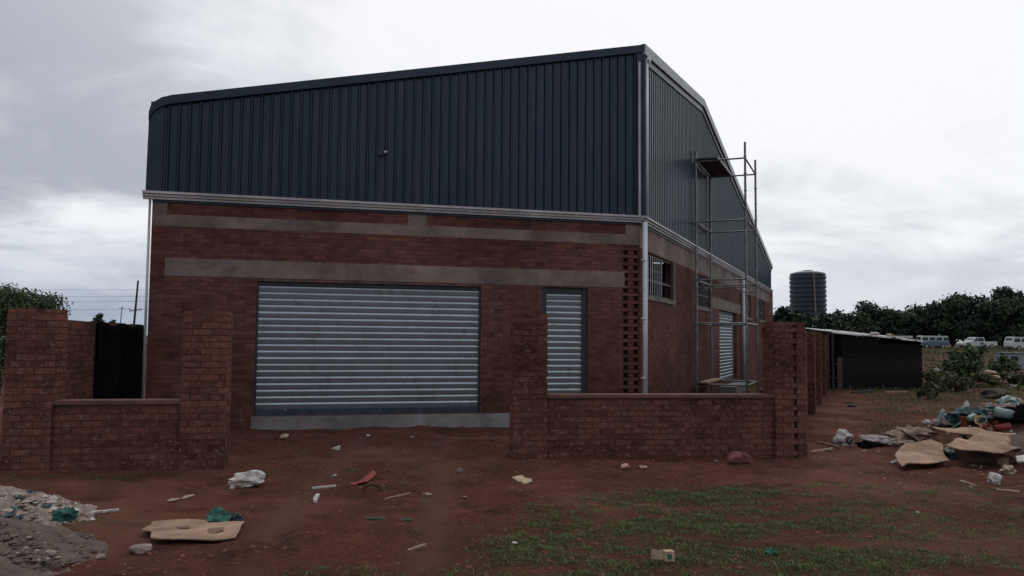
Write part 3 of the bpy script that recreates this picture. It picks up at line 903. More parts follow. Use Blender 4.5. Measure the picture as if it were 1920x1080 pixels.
pl = MB().obox(scA + SN * 0.06 + Zv * 0.60 - SW * 0.1, SW * (mw + 0.2), SN * 0.28, Zv * 0.04).build('plank', MT['wood'], sc)

# ------------------------------------------------------------------ trees and bushes
def leaves(centres, radii, n, size, squash=0.8, shell=0.55, seed=0, up=0.25):
    r = np.random.default_rng(seed)
    centres = np.asarray(centres, float); radii = np.asarray(radii, float)
    p = radii ** 2 / (radii ** 2).sum(); idx = r.choice(len(centres), n, p=p)
    d = r.normal(size=(n, 3)); d /= np.linalg.norm(d, axis=1)[:, None]
    rad = (shell + (1 - shell) * r.random(n)) * (0.85 + 0.3 * r.random(n))
    c = centres[idx] + d * (radii[idx] * rad)[:, None] * np.array([1, 1, squash])
    nn = d + r.normal(size=(n, 3)) * 0.7 + np.array([0, 0, up]); nn /= np.linalg.norm(nn, axis=1)[:, None]
    a = np.cross(nn, r.normal(size=(n, 3))); a /= np.linalg.norm(a, axis=1)[:, None]; b2 = np.cross(nn, a)
    s_ = size * (0.6 + 0.9 * r.random(n))[:, None]
    V = np.stack([c - a * s_, c - b2 * s_ * 0.55, c + a * s_, c + b2 * s_ * 0.55], 1).reshape(-1, 3)
    return V, np.arange(4 * n).reshape(n, 4)


def tree(name, base, h, w, label, cat='tree', group=None, n=2200, leaf=0.3, m='leafd', seed=0, trunk=0.35, lobes=14, flat=0.75):
    r = np.random.default_rng(seed + 100)
    base = np.array(base, float); o = empty(name, base, label, cat, group)
    qt = MB(); tt = base + np.array([r.normal() * 0.1, 0, h * trunk]); rr = 0.03 * h
    qt.tube(base - Zv * 0.3, tt, rr, rr * 0.7, 8)
    C = []; Rr = []
    for i in range(lobes):
        a = r.random() * 6.283; u_ = r.random() ** 0.5
        zc = h * trunk * 0.9 + (h - h * trunk) * (0.12 + 0.70 * r.random())
        fall = math.sqrt(max(0.08, 1 - ((zc / h - 0.55) / 0.55) ** 2))
        c = base + np.array([math.cos(a) * u_ * w * 0.40 * fall, math.sin(a) * u_ * w * 0.40 * fall, zc])
        C.append(c); Rr.append(w * (0.13 + 0.12 * r.random()))
        mid = tt + (c - tt) * 0.5 + np.array([0, 0, -0.04 * h])
        qt.tube(tt - Zv * 0.1, mid, rr * 0.45, rr * 0.3, 6); qt.tube(mid, c, rr * 0.3, rr * 0.1, 6)
    qt.build('trunk', MT['bark'], o)
    V, Fc = leaves(C, Rr, n, leaf, flat, 0.35, seed)
    V[:, 2] = np.maximum(V[:, 2], base[2] + 0.05)
    fast_mesh('crown', V, Fc, MT[m], o)
    return o


def bush(name, base, h, w, label, cat='bush', n=500, leaf=0.10, m='leafs', seed=0, group=None, lobes=8):
    r = np.random.default_rng(seed + 55); base = np.array(base, float)
    o = empty(name, base, label, cat, group); qs = MB(); C = []; Rr = []
    for i in range(lobes):
        c = base + np.array([r.normal() * w * 0.24, r.normal() * w * 0.2, h * (0.3 + 0.55 * r.random())])
        C.append(c); Rr.append(0.24 * w * (0.6 + 0.6 * r.random()))
        qs.tube(base - Zv * 0.1 + np.array([r.normal() * .05, 0, 0]), c, 0.02 * h, 0.008 * h, 5)
    qs.build('stem', MT['bark'], o)
    V, Fc = leaves(C, Rr, n, leaf, 0.9 * h / max(w, .1) + 0.2, 0.2, seed)
    V[:, 2] = np.maximum(V[:, 2], base[2] + 0.02)
    fast_mesh('foliage', V, Fc, MT[m], o); return o


def gp(px, Y, z=None):
    """point on the ground at distance Y in the direction of photo column px"""
    x = at(px, 640, Y)[0]; return np.array([x, Y, float(gz(x, Y)) if z is None else z])


def top_h(py, px, Y): return at(px, py, Y)[2]


TG = 'trees along the far side of the field'
spec = [  # px, Y, top y, width px, label
    (1596, 132, 584, 92, 'low round dark tree rising behind the black shed roof'),
    (1652, 135, 566, 84, 'dark tree with a small raised top right of the shed roof'),
    (1700, 128, 580, 80, 'low dark tree behind the blue pickup truck'),
    (1742, 134, 565, 84, 'dark tree above and right of the blue pickup truck'),
    (1786, 126, 549, 96, 'broad dark tree just left of the white pickup truck'),
    (1836, 130, 543, 104, 'big broad dark tree directly behind the white pickup truck'),
    (1880, 124, 552, 88, 'dark tree between the white pickup truck and the white minibus'),
    (1896, 145, 526, 66, 'tallest dark tree, its top standing above the far treeline'),
    (1935, 126, 538, 100, 'dark tree at the right picture edge behind the white minibus'),
]
for i, (px, Y, ty, wpx, lab) in enumerate(spec):
    b_ = gp(px, Y); h = top_h(ty, px, Y) - b_[2]; w = wpx / FPX * Y
    tree('broadleaf_tree', b_, h, w * 1.1, lab, 'tree', TG, n=5200, leaf=0.30, seed=i + 1, trunk=0.04, lobes=30, flat=0.85)
spec = [
    (1462, 52, 560, 66, 'dark bushy tree between the warehouse end and the water tank'),
    (1498, 45, 577, 66, 'dark tree hiding the stand of the water tank'),
    (1546, 46, 573, 58, 'dark tree at the right foot of the water tank'),
    (1578, 66, 598, 60, 'low dark tree behind the left end of the shed roof'),
]
for i, (px, Y, ty, wpx, lab) in enumerate(spec):
    b_ = gp(px, Y); h = top_h(ty, px, Y) - b_[2]; w = wpx / FPX * Y
    tree('garden_tree', b_, h, w * 1.15, lab, 'tree', 'trees around the water tank', n=3000, leaf=0.15, seed=i + 31, trunk=0.05, lobes=22, flat=1.0)
# left background
b_ = gp(24, 60); tree('spreading_tree', b_, top_h(531, 24, 60) - b_[2], 6.8, 'rounded green tree beyond the left brick pier', 'tree', None, n=14000, leaf=0.12, m='leafm', seed=60, trunk=0.2, lobes=46, flat=0.62)
b_ = gp(196, 70); tree('small_tree', b_, top_h(580, 196, 70) - b_[2], 1.7, 'small dark tree whose round top shows over the side wall, left of the pole', 'tree', None, n=500, leaf=0.12, m='leafd', seed=61, trunk=0.55, lobes=6)
b_ = gp(-4, 24); bush('dark_bush', b_, 2.1, 1.0, 'dark bush at the left picture edge beside the brick pier', n=900, leaf=0.08, m='leafm', seed=62)
b_ = gp(12, 34)
q = MB().box(b_ + Zv * 0.55, (0.9, 0.5, 1.1), 0.2).box(b_ + Zv * 1.12, (1.0, 0.6, 0.06), 0.2).box(b_ + np.array([0.2, -0.27, 0.4]), (0.3, 0.03, 0.7), 0.2)
tag(q.build('clay_hut', MT['clay']), 'small orange clay hut showing left of the left brick pier', 'hut')
for i, (px, ty, Y) in enumerate(((158, 592, 75), (174, 594, 76))):
    b_ = gp(px, Y); bush('distant_shrub', b_, top_h(ty, px, Y) - b_[2], 1.0 + 0.5 * i, ['slim dark shrub just over the side wall near the left pier', 'low dark shrub just left of the small round tree'][i], n=200, leaf=0.12, m='leafd', seed=70 + i)

# weeds and bushes in the right field
spec = [
    (1752, 33, 690, 60, 'leafs', 'pale green weed clump beside the right corner of the black shed'),
    (1790, 30, 700, 66, 'leafs', 'low green weed clump between the shed and the tall field bush'),
    (1816, 46, 640, 50, 'leafm', 'tall dark green bush standing in front of the white pickup truck'),
    (1800, 40, 672, 60, 'leafm', 'dark bush at the left foot of the tallest field bush'),
    (1870, 44, 664, 70, 'leafm', 'wide dark bush left of the grey sheet-metal cabin'),
    (1848, 33, 700, 58, 'leafs', 'yellowish weed clump beside the pale rubble lumps'),
    (1740, 26, 716, 40, 'leafs', 'small weed tuft at the shed wall foot'),
    (1905, 36, 700, 60, 'leafs', 'green weed clump at the right picture edge below the cabin'),
]
for i, (px, Y, ty, wpx, m, lab) in enumerate(spec):
    b_ = gp(px, Y); h = max(0.4, top_h(ty, px, Y) - b_[2]); bush('field_bush', b_, h, wpx / FPX * Y, lab, n=1000, leaf=0.075 if Y < 35 else 0.10, m=m, seed=80 + i, group='bushes in the field')

# ------------------------------------------------------------------ water tank, poles, wires
b_ = gp(1516, 50); zt = top_h(507, 1516, 50); zb = top_h(592, 1516, 50)
tk = empty('water_tank', b_, 'dark ribbed cylindrical plastic water tank on a stand beyond the side wall', 'water tank')
R0 = 33 / FPX * 50; base = np.array([b_[0], b_[1], zb]); H_ = zt - zb - 0.28
pr = [(R0 * 0.98, 0)]
for k in range(9):
    z0 = H_ * k / 9; pr += [(R0, z0 + 0.02), (R0, z0 + H_ / 9 * 0.62), (R0 * 0.945, z0 + H_ / 9 * 0.74), (R0 * 0.945, z0 + H_ / 9 * 0.9)]
pr += [(R0, H_), (R0 * 0.92, H_ + 0.10), (R0 * 0.55, H_ + 0.20), (R0 * 0.28, H_ + 0.22)]
MB().lathe(base, pr, 28).build('tank_body', MT['tank'], tk, False)
MB().lathe(base + Zv * (H_ + 0.2), [(R0 * 0.28, 0), (R0 * 0.28, 0.07), (R0 * 0.1, 0.09)], 16).build('lid', MT['tank'], tk)
MB().tube(base + np.array([-0.05, -R0 - 0.05, H_ + 0.02]), base + np.array([0.10, -R0 - 0.05, -2.0]), 0.05, n=8).build('overflow_pipe', MT['grey'], tk)
MB().lathe(base - Zv * 0.15, [(R0 * 1.08, 0), (R0 * 1.08, 0.148)], 20).build('platform', MT['steel'], tk)
for a in (0.8, 2.36, 3.9, 5.5):
    c = base + np.array([math.cos(a), math.sin(a), 0]) * R0 * 0.85; MB().tube([c[0], c[1], b_[2] - 0.2], c - Zv * 0.15, 0.07, n=6).build('stand_leg', MT['steel'], tk)

b_ = gp(246, 55); t_ = at(259, 526, 55.5)
pole = empty('utility_pole', b_, 'dark leaning utility pole standing behind the side wall, next to the warehouse', 'utility pole')
MB().tube(b_ - Zv * 0.3, t_, 0.09, 0.065, 8).build('mast', MT['pole'], pole)
d_ = (t_ - b_) / np.linalg.norm(t_ - b_); mid = b_ + d_ * (np.linalg.norm(t_ - b_) * 0.62)
MB().tube(mid + np.array([-0.45, 0.1, -0.05]), mid + np.array([0.45, -0.1, 0.05]), 0.035, n=6).build('crossarm', MT['pole'], pole)
for s_ in (-0.4, 0.4): MB().lathe(mid + np.array([s_, 0, 0.03]), [(0.03, 0), (0.045, 0.06), (0.02, 0.12)], 8).build('insulator', MT['grey'], pole)
b2_ = gp(221, 68); t2_ = at(229, 574, 68)
p2 = MB().tube(b2_ - Zv * 0.3, t2_, 0.05, 0.03, 6).tube(t2_ + np.array([-0.3, 0, -0.2]), t2_ + np.array([0.3, 0, -0.2]), 0.02, n=5)
tag(p2.build('utility_pole', MT['pole']), 'thin faint pole between the small round tree and the leaning utility pole', 'utility pole')
for i, (y0, y1) in enumerate(((536, 541), (550, 553), (560, 562), (575, 577))):
    pts = [at(-200 + 620 * k / 8, y0 + (y1 - y0) * k / 8 + 5 * math.sin(math.pi * k / 8), 62 - 8 * k / 8) for k in range(9)]
    q = MB()
    for a, c in zip(pts[:-1], pts[1:]): q.tube(a, c, 0.008, n=4, caps=False)
    tag(q.build('power_line', MT['wire']), ['topmost thin power line crossing the sky left of the warehouse', 'second power line from the top left of the warehouse', 'third power line from the top left of the warehouse', 'lowest power line left of the warehouse, at the crossarm of the pole'][i], 'power line', 'power lines left of the warehouse')

# ------------------------------------------------------------------ black shed
cA = gp(1578, 30.8); cB = gp(1728, 31.3)
sh = empty('shed', cA, 'low black board shed with a pale sloping tin roof beyond the side wall', 'shed')
uS = (cB - cA); uS[2] = 0; Ls = np.linalg.norm(uS); uS /= Ls; nS = np.array([uS[1], -uS[0], 0]); rzS = math.atan2(uS[1], uS[0])
zA = top_h(626, 1578, 30.8); zB = top_h(641, 1728, 31.3); g0 = min(cA[2], cB[2]) - 0.1
hb = 0.265; k = 0; z_ = g0
while z_ < zA - 0.04:
    # front boards, shortened where the roof slopes down over them
    lim = Ls if z_ + hb < zB else Ls * max(0.15, (zA - z_ - hb) / (zA - zB))
    MB().obox(cA * [1, 1, 0] + Zv * (z_ + 0.004) + nS * random.uniform(0, 0.02), uS * min(Ls, lim), -nS * 0.03, Zv * (min(hb, zA - z_) - 0.012)).build('board', MT['board'], sh)
    MB().obox(cA * [1, 1, 0] + uS * (Ls - 0.03) + Zv * (z_ + 0.004) - nS * 0.04, uS * 0.03, -nS * 2.4, Zv * (min(hb, zB + 0.3 - z_ if z_ < zB else 0.05) - 0.012)).build('board', MT['board'], sh)
    MB().obox(cA * [1, 1, 0] + Zv * (z_ + 0.004) - nS * 0.04, uS * 0.03, -nS * 2.4, Zv * (min(hb, zA - z_) - 0.012)).build('board', MT['board'], sh)
    z_ += hb; k += 1
MB().obox(cA * [1, 1, 0] - nS * 0.05 + uS * 0.05 + Zv * g0, uS * (Ls - 0.1), -nS * 0.01, Zv * (zB - g0 - 0.1)).build('lining', MT['black'], sh)
a = cA * [1, 1, 0] - uS * 0.48 + Zv * (zA + 0.07) + nS * 0.2; c = cA * [1, 1, 0] + uS * (Ls + 0.05) + Zv * (zB + 0.03) + nS * 0.2
nr = 20
for k in range(3):
    e0 = a + (c - a) * (k / 3 - 0.004); e1 = a + (c - a) * ((k + 1) / 3 + 0.004); zo = 0.02 * (k % 2) + 0.003
    v = []
    for i in range(nr + 1):
        p = e0 + (e1 - e0) * i / nr + Zv * (zo + 0.012 * (i % 2)); v += [p, p - nS * 2.8 + Zv * 0.22, p - Zv * 0.055, p - nS * 2.8 + Zv * 0.16]
    f = []
    for i in range(nr):
        j = 4 * i; f += [(j, j + 4, j + 5, j + 1), (j + 2, j + 3, j + 7, j + 6), (j, j + 2, j + 6, j + 4)]
    MB().add(v, f).build('roof_sheet', MT['tin'], sh)
MB().tube(cA - uS * 0.45 + nS * 0.12 - Zv * 0.1, cA * [1, 1, 0] - uS * 0.45 + nS * 0.12 + Zv * (zA + 0.05), 0.04, n=6).build('post', MT['pole'], sh)
MB().obox(cA * [1, 1, 0] - uS * 0.22 + Zv * g0 + nS * 0.05, uS * 0.2, -nS * 0.03, Zv * 1.35).build('door_panel', MT['cardd'], sh)

def rock(name, loc, dims, m, label=None, cat=None, seed=0, rough=0.25, sub=2, group=None, flat=0.0):
    import bmesh
    bm = bmesh.new(); bmesh.ops.create_icosphere(bm, subdivisions=sub, radius=1.0)
    r = np.random.default_rng(seed); ph = r.random((6, 3)) * 6.28; fr = r.normal(size=(6, 3)) * (1.6 if sub < 3 else 3.0)
    for v in bm.verts:
        p = np.array(v.co); k = 1 + rough * sum(math.sin(fr[i] @ p * 1.4 + ph[i, 0]) for i in range(6)) / 2.4 + r.normal() * rough * 0.22
        k += rough * 0.5 * sum(abs(math.sin(fr[i] @ p * 3.7 + ph[i, 1])) - 0.6 for i in range(3)) / 2
        v.co = Vector(p * k * np.array(dims) / 2)
        if v.co.z < -dims[2] * 0.3: v.co.z = -dims[2] * 0.3
    me = bpy.data.meshes.new(name); bm.to_mesh(me); bm.free(); me.materials.append(m)
    o = bpy.data.objects.new(name, me); COL.objects.link(o); o.location = Vector(loc) + Vector((0, 0, dims[2] * 0.26))
    o.rotation_euler = (0, 0, r.random() * 0.6 - 0.3)
    return tag(o, label, cat, group)


def plank_on(name, loc, L, w_, h_, rz, m, label, cat, group=None, tilt=0.0):
    q = MB(); n = 5
    for i in range(n):
        x0 = -L / 2 + L * i / n; q.box((x0 + L / n / 2, 0.12 * w_ * math.sin(i), h_ / 2), (L / n + 0.001 * (i % 2), w_ * (0.8 + 0.05 * i if i < 3 else 1.0 - 0.1 * (i - 2)), h_ * (1 - 0.04 * (i % 2))))
    o = q.build(name, m); o.location = loc; o.rotation_euler = (0, tilt, rz); return tag(o, label, cat, group)


rp = lambda fx, back: a + (c - a) * fx - nS * back + Zv * (0.05 + 0.06 * back)
rock('roof_stone', rp(0.47, 0.15), (0.42, 0.3, 0.14), MT['white'], 'pale stone weighing down the middle of the shed roof', 'stone', 201)
rock('roof_stone', rp(0.64, 0.2), (0.30, 0.25, 0.13), MT['cream'], 'smaller pale stone right of the middle of the shed roof', 'stone', 202)
plank_on('roof_timber', rp(0.84, 0.5), 0.75, 0.1, 0.07, rzS, MT['white'], 'pale timber lying on the right end of the shed roof', 'timber')

# ------------------------------------------------------------------ cars beyond the field
def car(name, P, rz, label, cat, paint, L, Hh, kind):
    o = empty(name, P, label, cat); Wd = 1.75
    ca, sa = math.cos(rz), math.sin(rz)
    def T(x, y, z): return P + np.array([ca * x - sa * y, sa * x + ca * y, z])
    def pr(pts, y0, y1): return np.array([T(x, y0, z) for x, z in pts]), T(0, y1, 0) - T(0, y0, 0)
    h = L / 2
    if kind == 'pickup':
        low = [(-h, 0.45), (-h, 0.78), (-h + 0.25, 0.92), (-h + 1.25, 1.02), (h, 1.05), (h, 0.5), (h - 0.5, 0.38), (-h + 0.4, 0.38)]
        cab = [(-h + 1.2, 1.0), (-h + 1.75, Hh - 0.06), (-h + 1.95, Hh), (0.55, Hh), (0.72, 1.0)]
        wins = [[(-h + 1.5, 1.06), (-h + 1.88, Hh - 0.12), (-0.45, Hh - 0.12), (-0.45, 1.06)], [(-0.35, 1.06), (-0.35, Hh - 0.12), (0.42, Hh - 0.12), (0.55, 1.06)]]
    else:
        low = [(-h, 0.4), (-h, 1.02), (h, 1.02), (h, 0.4), (h - 0.4, 0.34), (-h + 0.4, 0.34)]
        cab = [(-h, 1.0), (-h + 0.25, Hh - 0.05), (-h + 0.45, Hh), (h - 0.12, Hh), (h, 1.0)]
        wins = []; x = -h + 0.3
        while x < h - 0.7: wins.append([(x, 1.1), (x + 0.08, Hh - 0.22), (x + 0.8, Hh - 0.22), (x + 0.8, 1.1)]); x += 0.95
    q = MB(); q.prism(*pr(low, -Wd / 2, Wd / 2)); q.build('body', paint, o)
    q = MB(); q.prism(*pr(cab, -Wd / 2 + 0.08, Wd / 2 - 0.08)); q.build('cabin', MT['carw'] if kind == 'canopy' else paint, o)
    for wp in wins:
        for y0 in (-Wd / 2 + 0.065, Wd / 2 - 0.095):
            q = MB(); q.prism(*pr(wp, y0, y0 + 0.03)); q.build('window', MT['carglass'], o)
    x0 = -h + 0.62; 
    q = MB(); q.add([T(cab[0][0] + 0.05 - 0.02, -0.65, 1.03), T(cab[0][0] + 0.05 - 0.02, 0.65, 1.03), T(cab[1][0] - 0.06, 0.6, Hh - 0.12), T(cab[1][0] - 0.06, -0.6, Hh - 0.12)], [(0, 1, 2, 3)])
    q.build('windscreen', MT['carglass'], o)
    for x in (-h + 0.85, h - 0.85):
        for y in (-Wd / 2 + 0.08, Wd / 2 - 0.08):
            wl = MB().lathe(T(x, y, 0.33) - (T(0, 0.1, 0) - T(0, 0, 0)), [(0.22, 0), (0.33, 0.02), (0.33, 0.18), (0.22, 0.2)], 14, T(0, 1, 0) - T(0, 0, 0)).build('wheel', MT['tyre'], o)
            MB().lathe(T(x, y, 0.33) - (T(0, 0.115, 0) - T(0, 0, 0)), [(0.19, 0), (0.19, 0.23)], 10, T(0, 1, 0) - T(0, 0, 0)).build('rim', MT['rim'], wl)
    for y in (-0.6, 0.6):
        MB().box(T(-h - 0.01, y, 0.72), (0.05, 0.3, 0.16), rz).build('headlight', MT['pvc'], o)
    MB().box(T(-h - 0.03, 0, 0.5), (0.12, Wd * 0.98, 0.14), rz).build('bumper', MT['grey'], o)
    return o


car('pickup_truck', gp(1831, 112), 0.08, 'white double-cab pickup truck parked in front of the far trees', 'pickup truck', MT['carw'], 4.9, 1.62, 'pickup')
car('minibus', gp(1922, 104), 0.05, 'white minibus cut off by the right picture edge', 'minibus', MT['carw'], 4.6, 1.75, 'van')
car('van', gp(1747, 112), -0.05, 'blue van with a white roof parked right behind the black shed', 'van', MT['carb'], 3.9, 1.75, 'canopy')
# grey sheet-metal cabin half hidden by weeds
b_ = gp(1897, 52)
cb = empty('metal_cabin', b_, 'small grey sheet-metal cabin among weeds near the right picture edge', 'cabin')
MB().box(b_ + Zv * 0.45, (1.6, 1.2, 1.1), 0.1).build('wall', MT['carg'], cb); MB().box(b_ + Zv * 1.03, (1.8, 1.4, 0.05), 0.1).build('roof', MT['grey'], cb)
MB().box(b_ + np.array([-0.25, -0.62, 0.62]), (0.5, 0.05, 0.35), 0.1).build('window', MT['carglass'], cb)
for i, (px, py, w_, lab) in enumerate(((1853, 694, 0.40, 'pale yellow rubble lump on the weedy bank below the cabin'), (1868, 703, 0.28, 'smaller pale lump just right of and below the yellow rubble lump'), (1755, 690, 0.28, 'pale scrap lying in the weeds right of the shed'), (1896, 712, 0.4, 'small grey lump in the grass at the right edge of the field'))):
    p = gp(px, 30 + i); rock('rubble_lump', (p[0], p[1], top_h(py, px, p[1]) - 0.15 if i < 3 else p[2]), (w_, 0.3, 0.2), MT['cream'] if i < 2 else MT['grey'], lab, 'rubble', 210 + i)
p = gp(1862, 27); rock('dirt_heap', p - Zv * 0.05, (1.0, 0.8, 0.5), MT['bark'], 'dark brown earth heap at the near edge of the weedy field', 'dirt heap', 215, 0.15, 3)

# ------------------------------------------------------------------ grass and weeds
def blades(name, x, y, hmin, hmax, wid, m, lean=0.5, seed=0):
    r = np.random.default_rng(seed); n = len(x)
    h = hmin + (hmax - hmin) * r.random(n) ** 1.6; a = r.random(n) * 6.283; ln = lean * (0.2 + r.random(n))
    z = gz(x, y) - 0.006
    b0 = np.stack([x, y, z], 1); d = np.stack([np.cos(a), np.sin(a), np.zeros(n)], 1); sd = np.stack([-np.sin(a), np.cos(a), np.zeros(n)], 1)
    w_ = (wid * (0.6 + 0.8 * r.random(n)))[:, None]
    m1 = b0 + d * (h * ln * 0.35)[:, None] + Zv * (h * 0.6)[:, None]; tp = b0 + d * (h * ln)[:, None] + Zv * h[:, None] * (1 - 0.25 * ln)[:, None]
    V = np.stack([b0 - sd * w_, b0 + sd * w_, m1 + sd * w_ * 0.7, m1 - sd * w_ * 0.7, tp + sd * w_ * 0.15, tp - sd * w_ * 0.15], 1).reshape(-1, 3)
    k = np.arange(n)[:, None] * 6
    Fq = np.concatenate([k + [0, 1, 2, 3], k + [3, 2, 4, 5]])
    return fast_mesh(name, V, Fq, m, kind='stuff')


def scatter(n, x0, x1, y0, y1, seed, power=1.0, dens=grass_w):
    r = np.random.default_rng(seed); x = x0 + (x1 - x0) * r.random(n); y = y0 + (y1 - y0) * r.random(n) ** power
    k = r.random(n) < dens(x, y); return x[k], y[k]


x, y = scatter(46000, -7, 10.5, 5.0, 12.5, 1)
r = np.random.default_rng(99); k = 9; x = (x[:, None] + r.normal(size=(len(x), k)) * 0.028).ravel(); y = (y[:, None] + r.normal(size=(len(y), k)) * 0.028).ravel()
tag(blades('grass', x, y, 0.008, 0.038, 0.0034, MT['grass'], 1.6, 2), 'short patchy green grass on the red soil in the foreground', 'grass')
x, y = scatter(26000, -7, 10.5, 5.0, 12.5, 5)
tag(blades('dry_grass', x, y, 0.01, 0.055, 0.0028, MT['straw'], 1.6, 6), 'dry straw-coloured blades mixed into the foreground grass', 'grass')
x, y = scatter(60000, 5, 22, 13, 36, 3)
o_ = blades('field_grass', x, y, 0.03, 0.14, 0.008, MT['grass'], 0.8, 4); tag(o_, 'green grass of the field right of the side wall', 'grass')
x, y = scatter(110000, 12, 95, 30, 118, 7)
tag(blades('tall_grass', x, y, 0.08, 0.30, 0.03, MT['leafs'], 0.9, 8), 'tall weedy grass covering the far field', 'grass')
x, y = scatter(25000, -70, -5, 18, 90, 9)
tag(blades('tall_grass', x, y, 0.12, 0.4, 0.04, MT['leafs'], 0.6, 10), 'tall grass beyond the left side wall', 'grass')


# little stones and clods over the bare soil
def chips(name, x, y, smin, smax, m, seed, zoff=0.0, zf=gz, parent=None):
    r = np.random.default_rng(seed); n = len(x); z = zf(x, y) + zoff
    s_ = smin + (smax - smin) * r.random(n) ** 3
    base = np.array([[1, 0, 0], [0, 1, 0], [-1, 0, 0], [0, -1, 0], [0, 0, 0.8], [0, 0, -0.6]], float)
    fc = np.array([[0, 1, 4], [1, 2, 4], [2, 3, 4], [3, 0, 4], [1, 0, 5], [2, 1, 5], [3, 2, 5], [0, 3, 5]])
    V = base[None] * (0.6 + 0.8 * r.random((n, 6, 1))) * s_[:, None, None]
    V[:, :, 2] *= 0.7; a = r.random(n) * 6.28; c_, s2 = np.cos(a)[:, None], np.sin(a)[:, None]
    X = V[:, :, 0] * c_ - V[:, :, 1] * s2; Yv = V[:, :, 0] * s2 + V[:, :, 1] * c_
    V = np.stack([X + x[:, None], Yv + y[:, None], V[:, :, 2] + z[:, None]], -1).reshape(-1, 3)
    Fq = (np.arange(n)[:, None, None] * 6 + fc[None]).reshape(-1, 3)
    return fast_mesh(name, V, Fq, m, parent, kind='stuff')


def clod_d(x, y): return 0.25 + 0.75 * sstep(fbm(x * 0.8, y * 0.8, 91, 3), 0.48, 0.66)
x, y = scatter(17000, -7, 10.5, 5.0, 16.5, 11, dens=clod_d)
tag(chips('soil_clods', x, y, 0.004, 0.03, MT['redrock'], 12), 'small clods of red earth scattered over the yard', 'soil')
x, y = scatter(1700, -7, 10.5, 5.0, 15.5, 13, dens=clod_d)
tag(chips('gravel_bits', x, y, 0.003, 0.014, MT['stone'], 14), 'small pale chips of stone scattered over the yard', 'gravel')

# ------------------------------------------------------------------ heaps at the left
def heap(name, cx, cy, rx, ry, h, m, label, seed, n=70):
    g_ = np.linspace(-1, 1, n); A, B = np.meshgrid(g_, g_); x = cx + A * rx; y = cy + B * ry; r_ = np.hypot(A, B)
    z = gz(x, y) - 0.04 + h * np.clip(1 - r_ ** 1.4, -0.2, 1) * (0.8 + 0.5 * fbm(x * 1.6, y * 1.6, seed, 4)) + (0.14 * (fbm(x * 6, y * 6, seed + 4, 3) - 0.5)) * (r_ < 1)
    z = np.where(r_ > 1.02, gz(x, y) - 0.15, z)
    i_ = (np.arange(n - 1)[:, None] * n + np.arange(n - 1)[None]).ravel()
    o = fast_mesh(name, np.stack([x, y, z], -1).reshape(-1, 3), np.stack([i_, i_ + 1, i_ + n + 1, i_ + n], 1), m, smooth=True)
    tag(o, label, 'heap'); zf = lambda X, Y: gz(X, Y) - 0.04 + h * np.clip(1 - np.hypot((X - cx) / rx, (Y - cy) / ry) ** 1.4, -0.2, 1) * (0.8 + 0.5 * fbm(X * 1.6, Y * 1.6, seed, 4))
    ORG[o.name] = np.zeros(3); return o, zf


hp, zf = heap('gravel_heap', -4.75, 6.25, 1.65, 1.25, 0.34, MT['gravel'], 'low heap of grey gravelly soil in the lower left corner', 41)
r = np.random.default_rng(42); A_ = r.random(8000) * 6.28; R_ = np.sqrt(r.random(8000)) * 0.98
chips('pebbles', -4.75 + np.cos(A_) * R_ * 1.65, 6.25 + np.sin(A_) * R_ * 1.25, 0.004, 0.042, MT['gravel'], 43, 0.0, zf, hp)
hp2, zf2 = heap('rubble_heap', -5.15, 7.75, 1.2, 0.8, 0.31, MT['lime'], 'pale heap of lime rubble and plastic scraps at the left picture edge', 45)
A_ = r.random(500) * 6.28; R_ = np.sqrt(r.random(500)) * 1.05
chips('pebbles', -4.75 + np.cos(A_) * R_ * 1.65, 6.25 + np.sin(A_) * R_ * 1.25, 0.004, 0.034, MT['stone'], 44, 0.0, zf, hp)
A_ = r.random(300) * 6.28; R_ = np.sqrt(r.random(300)) * 1.0
chips('plastic_scraps', -5.1 + np.cos(A_) * R_ * 1.25, 7.75 + np.sin(A_) * R_ * 0.85, 0.010, 0.05, MT['white'], 47, 0.01, zf2, hp2)
chips('dark_scraps', -5.1 + np.sin(A_ * 3) * R_ * 1.2, 7.75 + np.cos(A_ * 5) * R_ * 0.8, 0.012, 0.06, MT['teal'], 48, 0.01, zf2, hp2)
A_ = r.random(3200) * 6.28; R_ = np.sqrt(r.random(3200)) * 1.02
chips('rubble_chips', -5.1 + np.cos(A_) * R_ * 1.25, 7.75 + np.sin(A_) * R_ * 0.85, 0.008, 0.06, MT['lime'], 46, 0.0, zf2, hp2)
p = ground_at(120, 975, 0.1); rock('green_rag', p, (0.2, 0.14, 0.12), MT['green'], 'small dark green rag at the foot of the pale rubble heap', 'rag', 220, 0.35, 3)
for i, (px, py, w_, lab) in enumerate(((262, 1040, 0.19, 'flat pale stone lying below the large cardboard sheet'), (90, 1070, 0.15, 'round pale stone at the bottom edge of the grey heap'), (158, 1052, 0.10, 'small pale stone on the right slope of the grey heap'), (95, 1032, 0.09, 'light grey stone half way up the grey heap'), (36, 1076, 0.10, 'whitish stone at the bottom left picture corner'), (188, 1055, 0.08, 'small brown stone right of the grey heap'))):
    p = ground_at(px, py, 0.0 if i in (0, 5) else 0.12); rock('stone', (p[0], p[1], float(gz(p[0], p[1])) if i in (0, 5) else float(zf(p[0], p[1]))), (w_, w_ * 0.7, w_ * 0.55), MT['stone'], lab, 'stone', 230 + i, 0.18)

# ------------------------------------------------------------------ litter on the yard
def on_g(px, py, dz=0.0):
    p = ground_at(px, py); d = ray(px, py)
    for Y in np.arange(4.5, 60, 0.05):
        q_ = EYE + d * Y / d[1]
        if q_[2] <= float(gz(q_[0], q_[1])): p = q_; break
    return np.array([p[0], p[1], float(gz(p[0], p[1])) + dz])


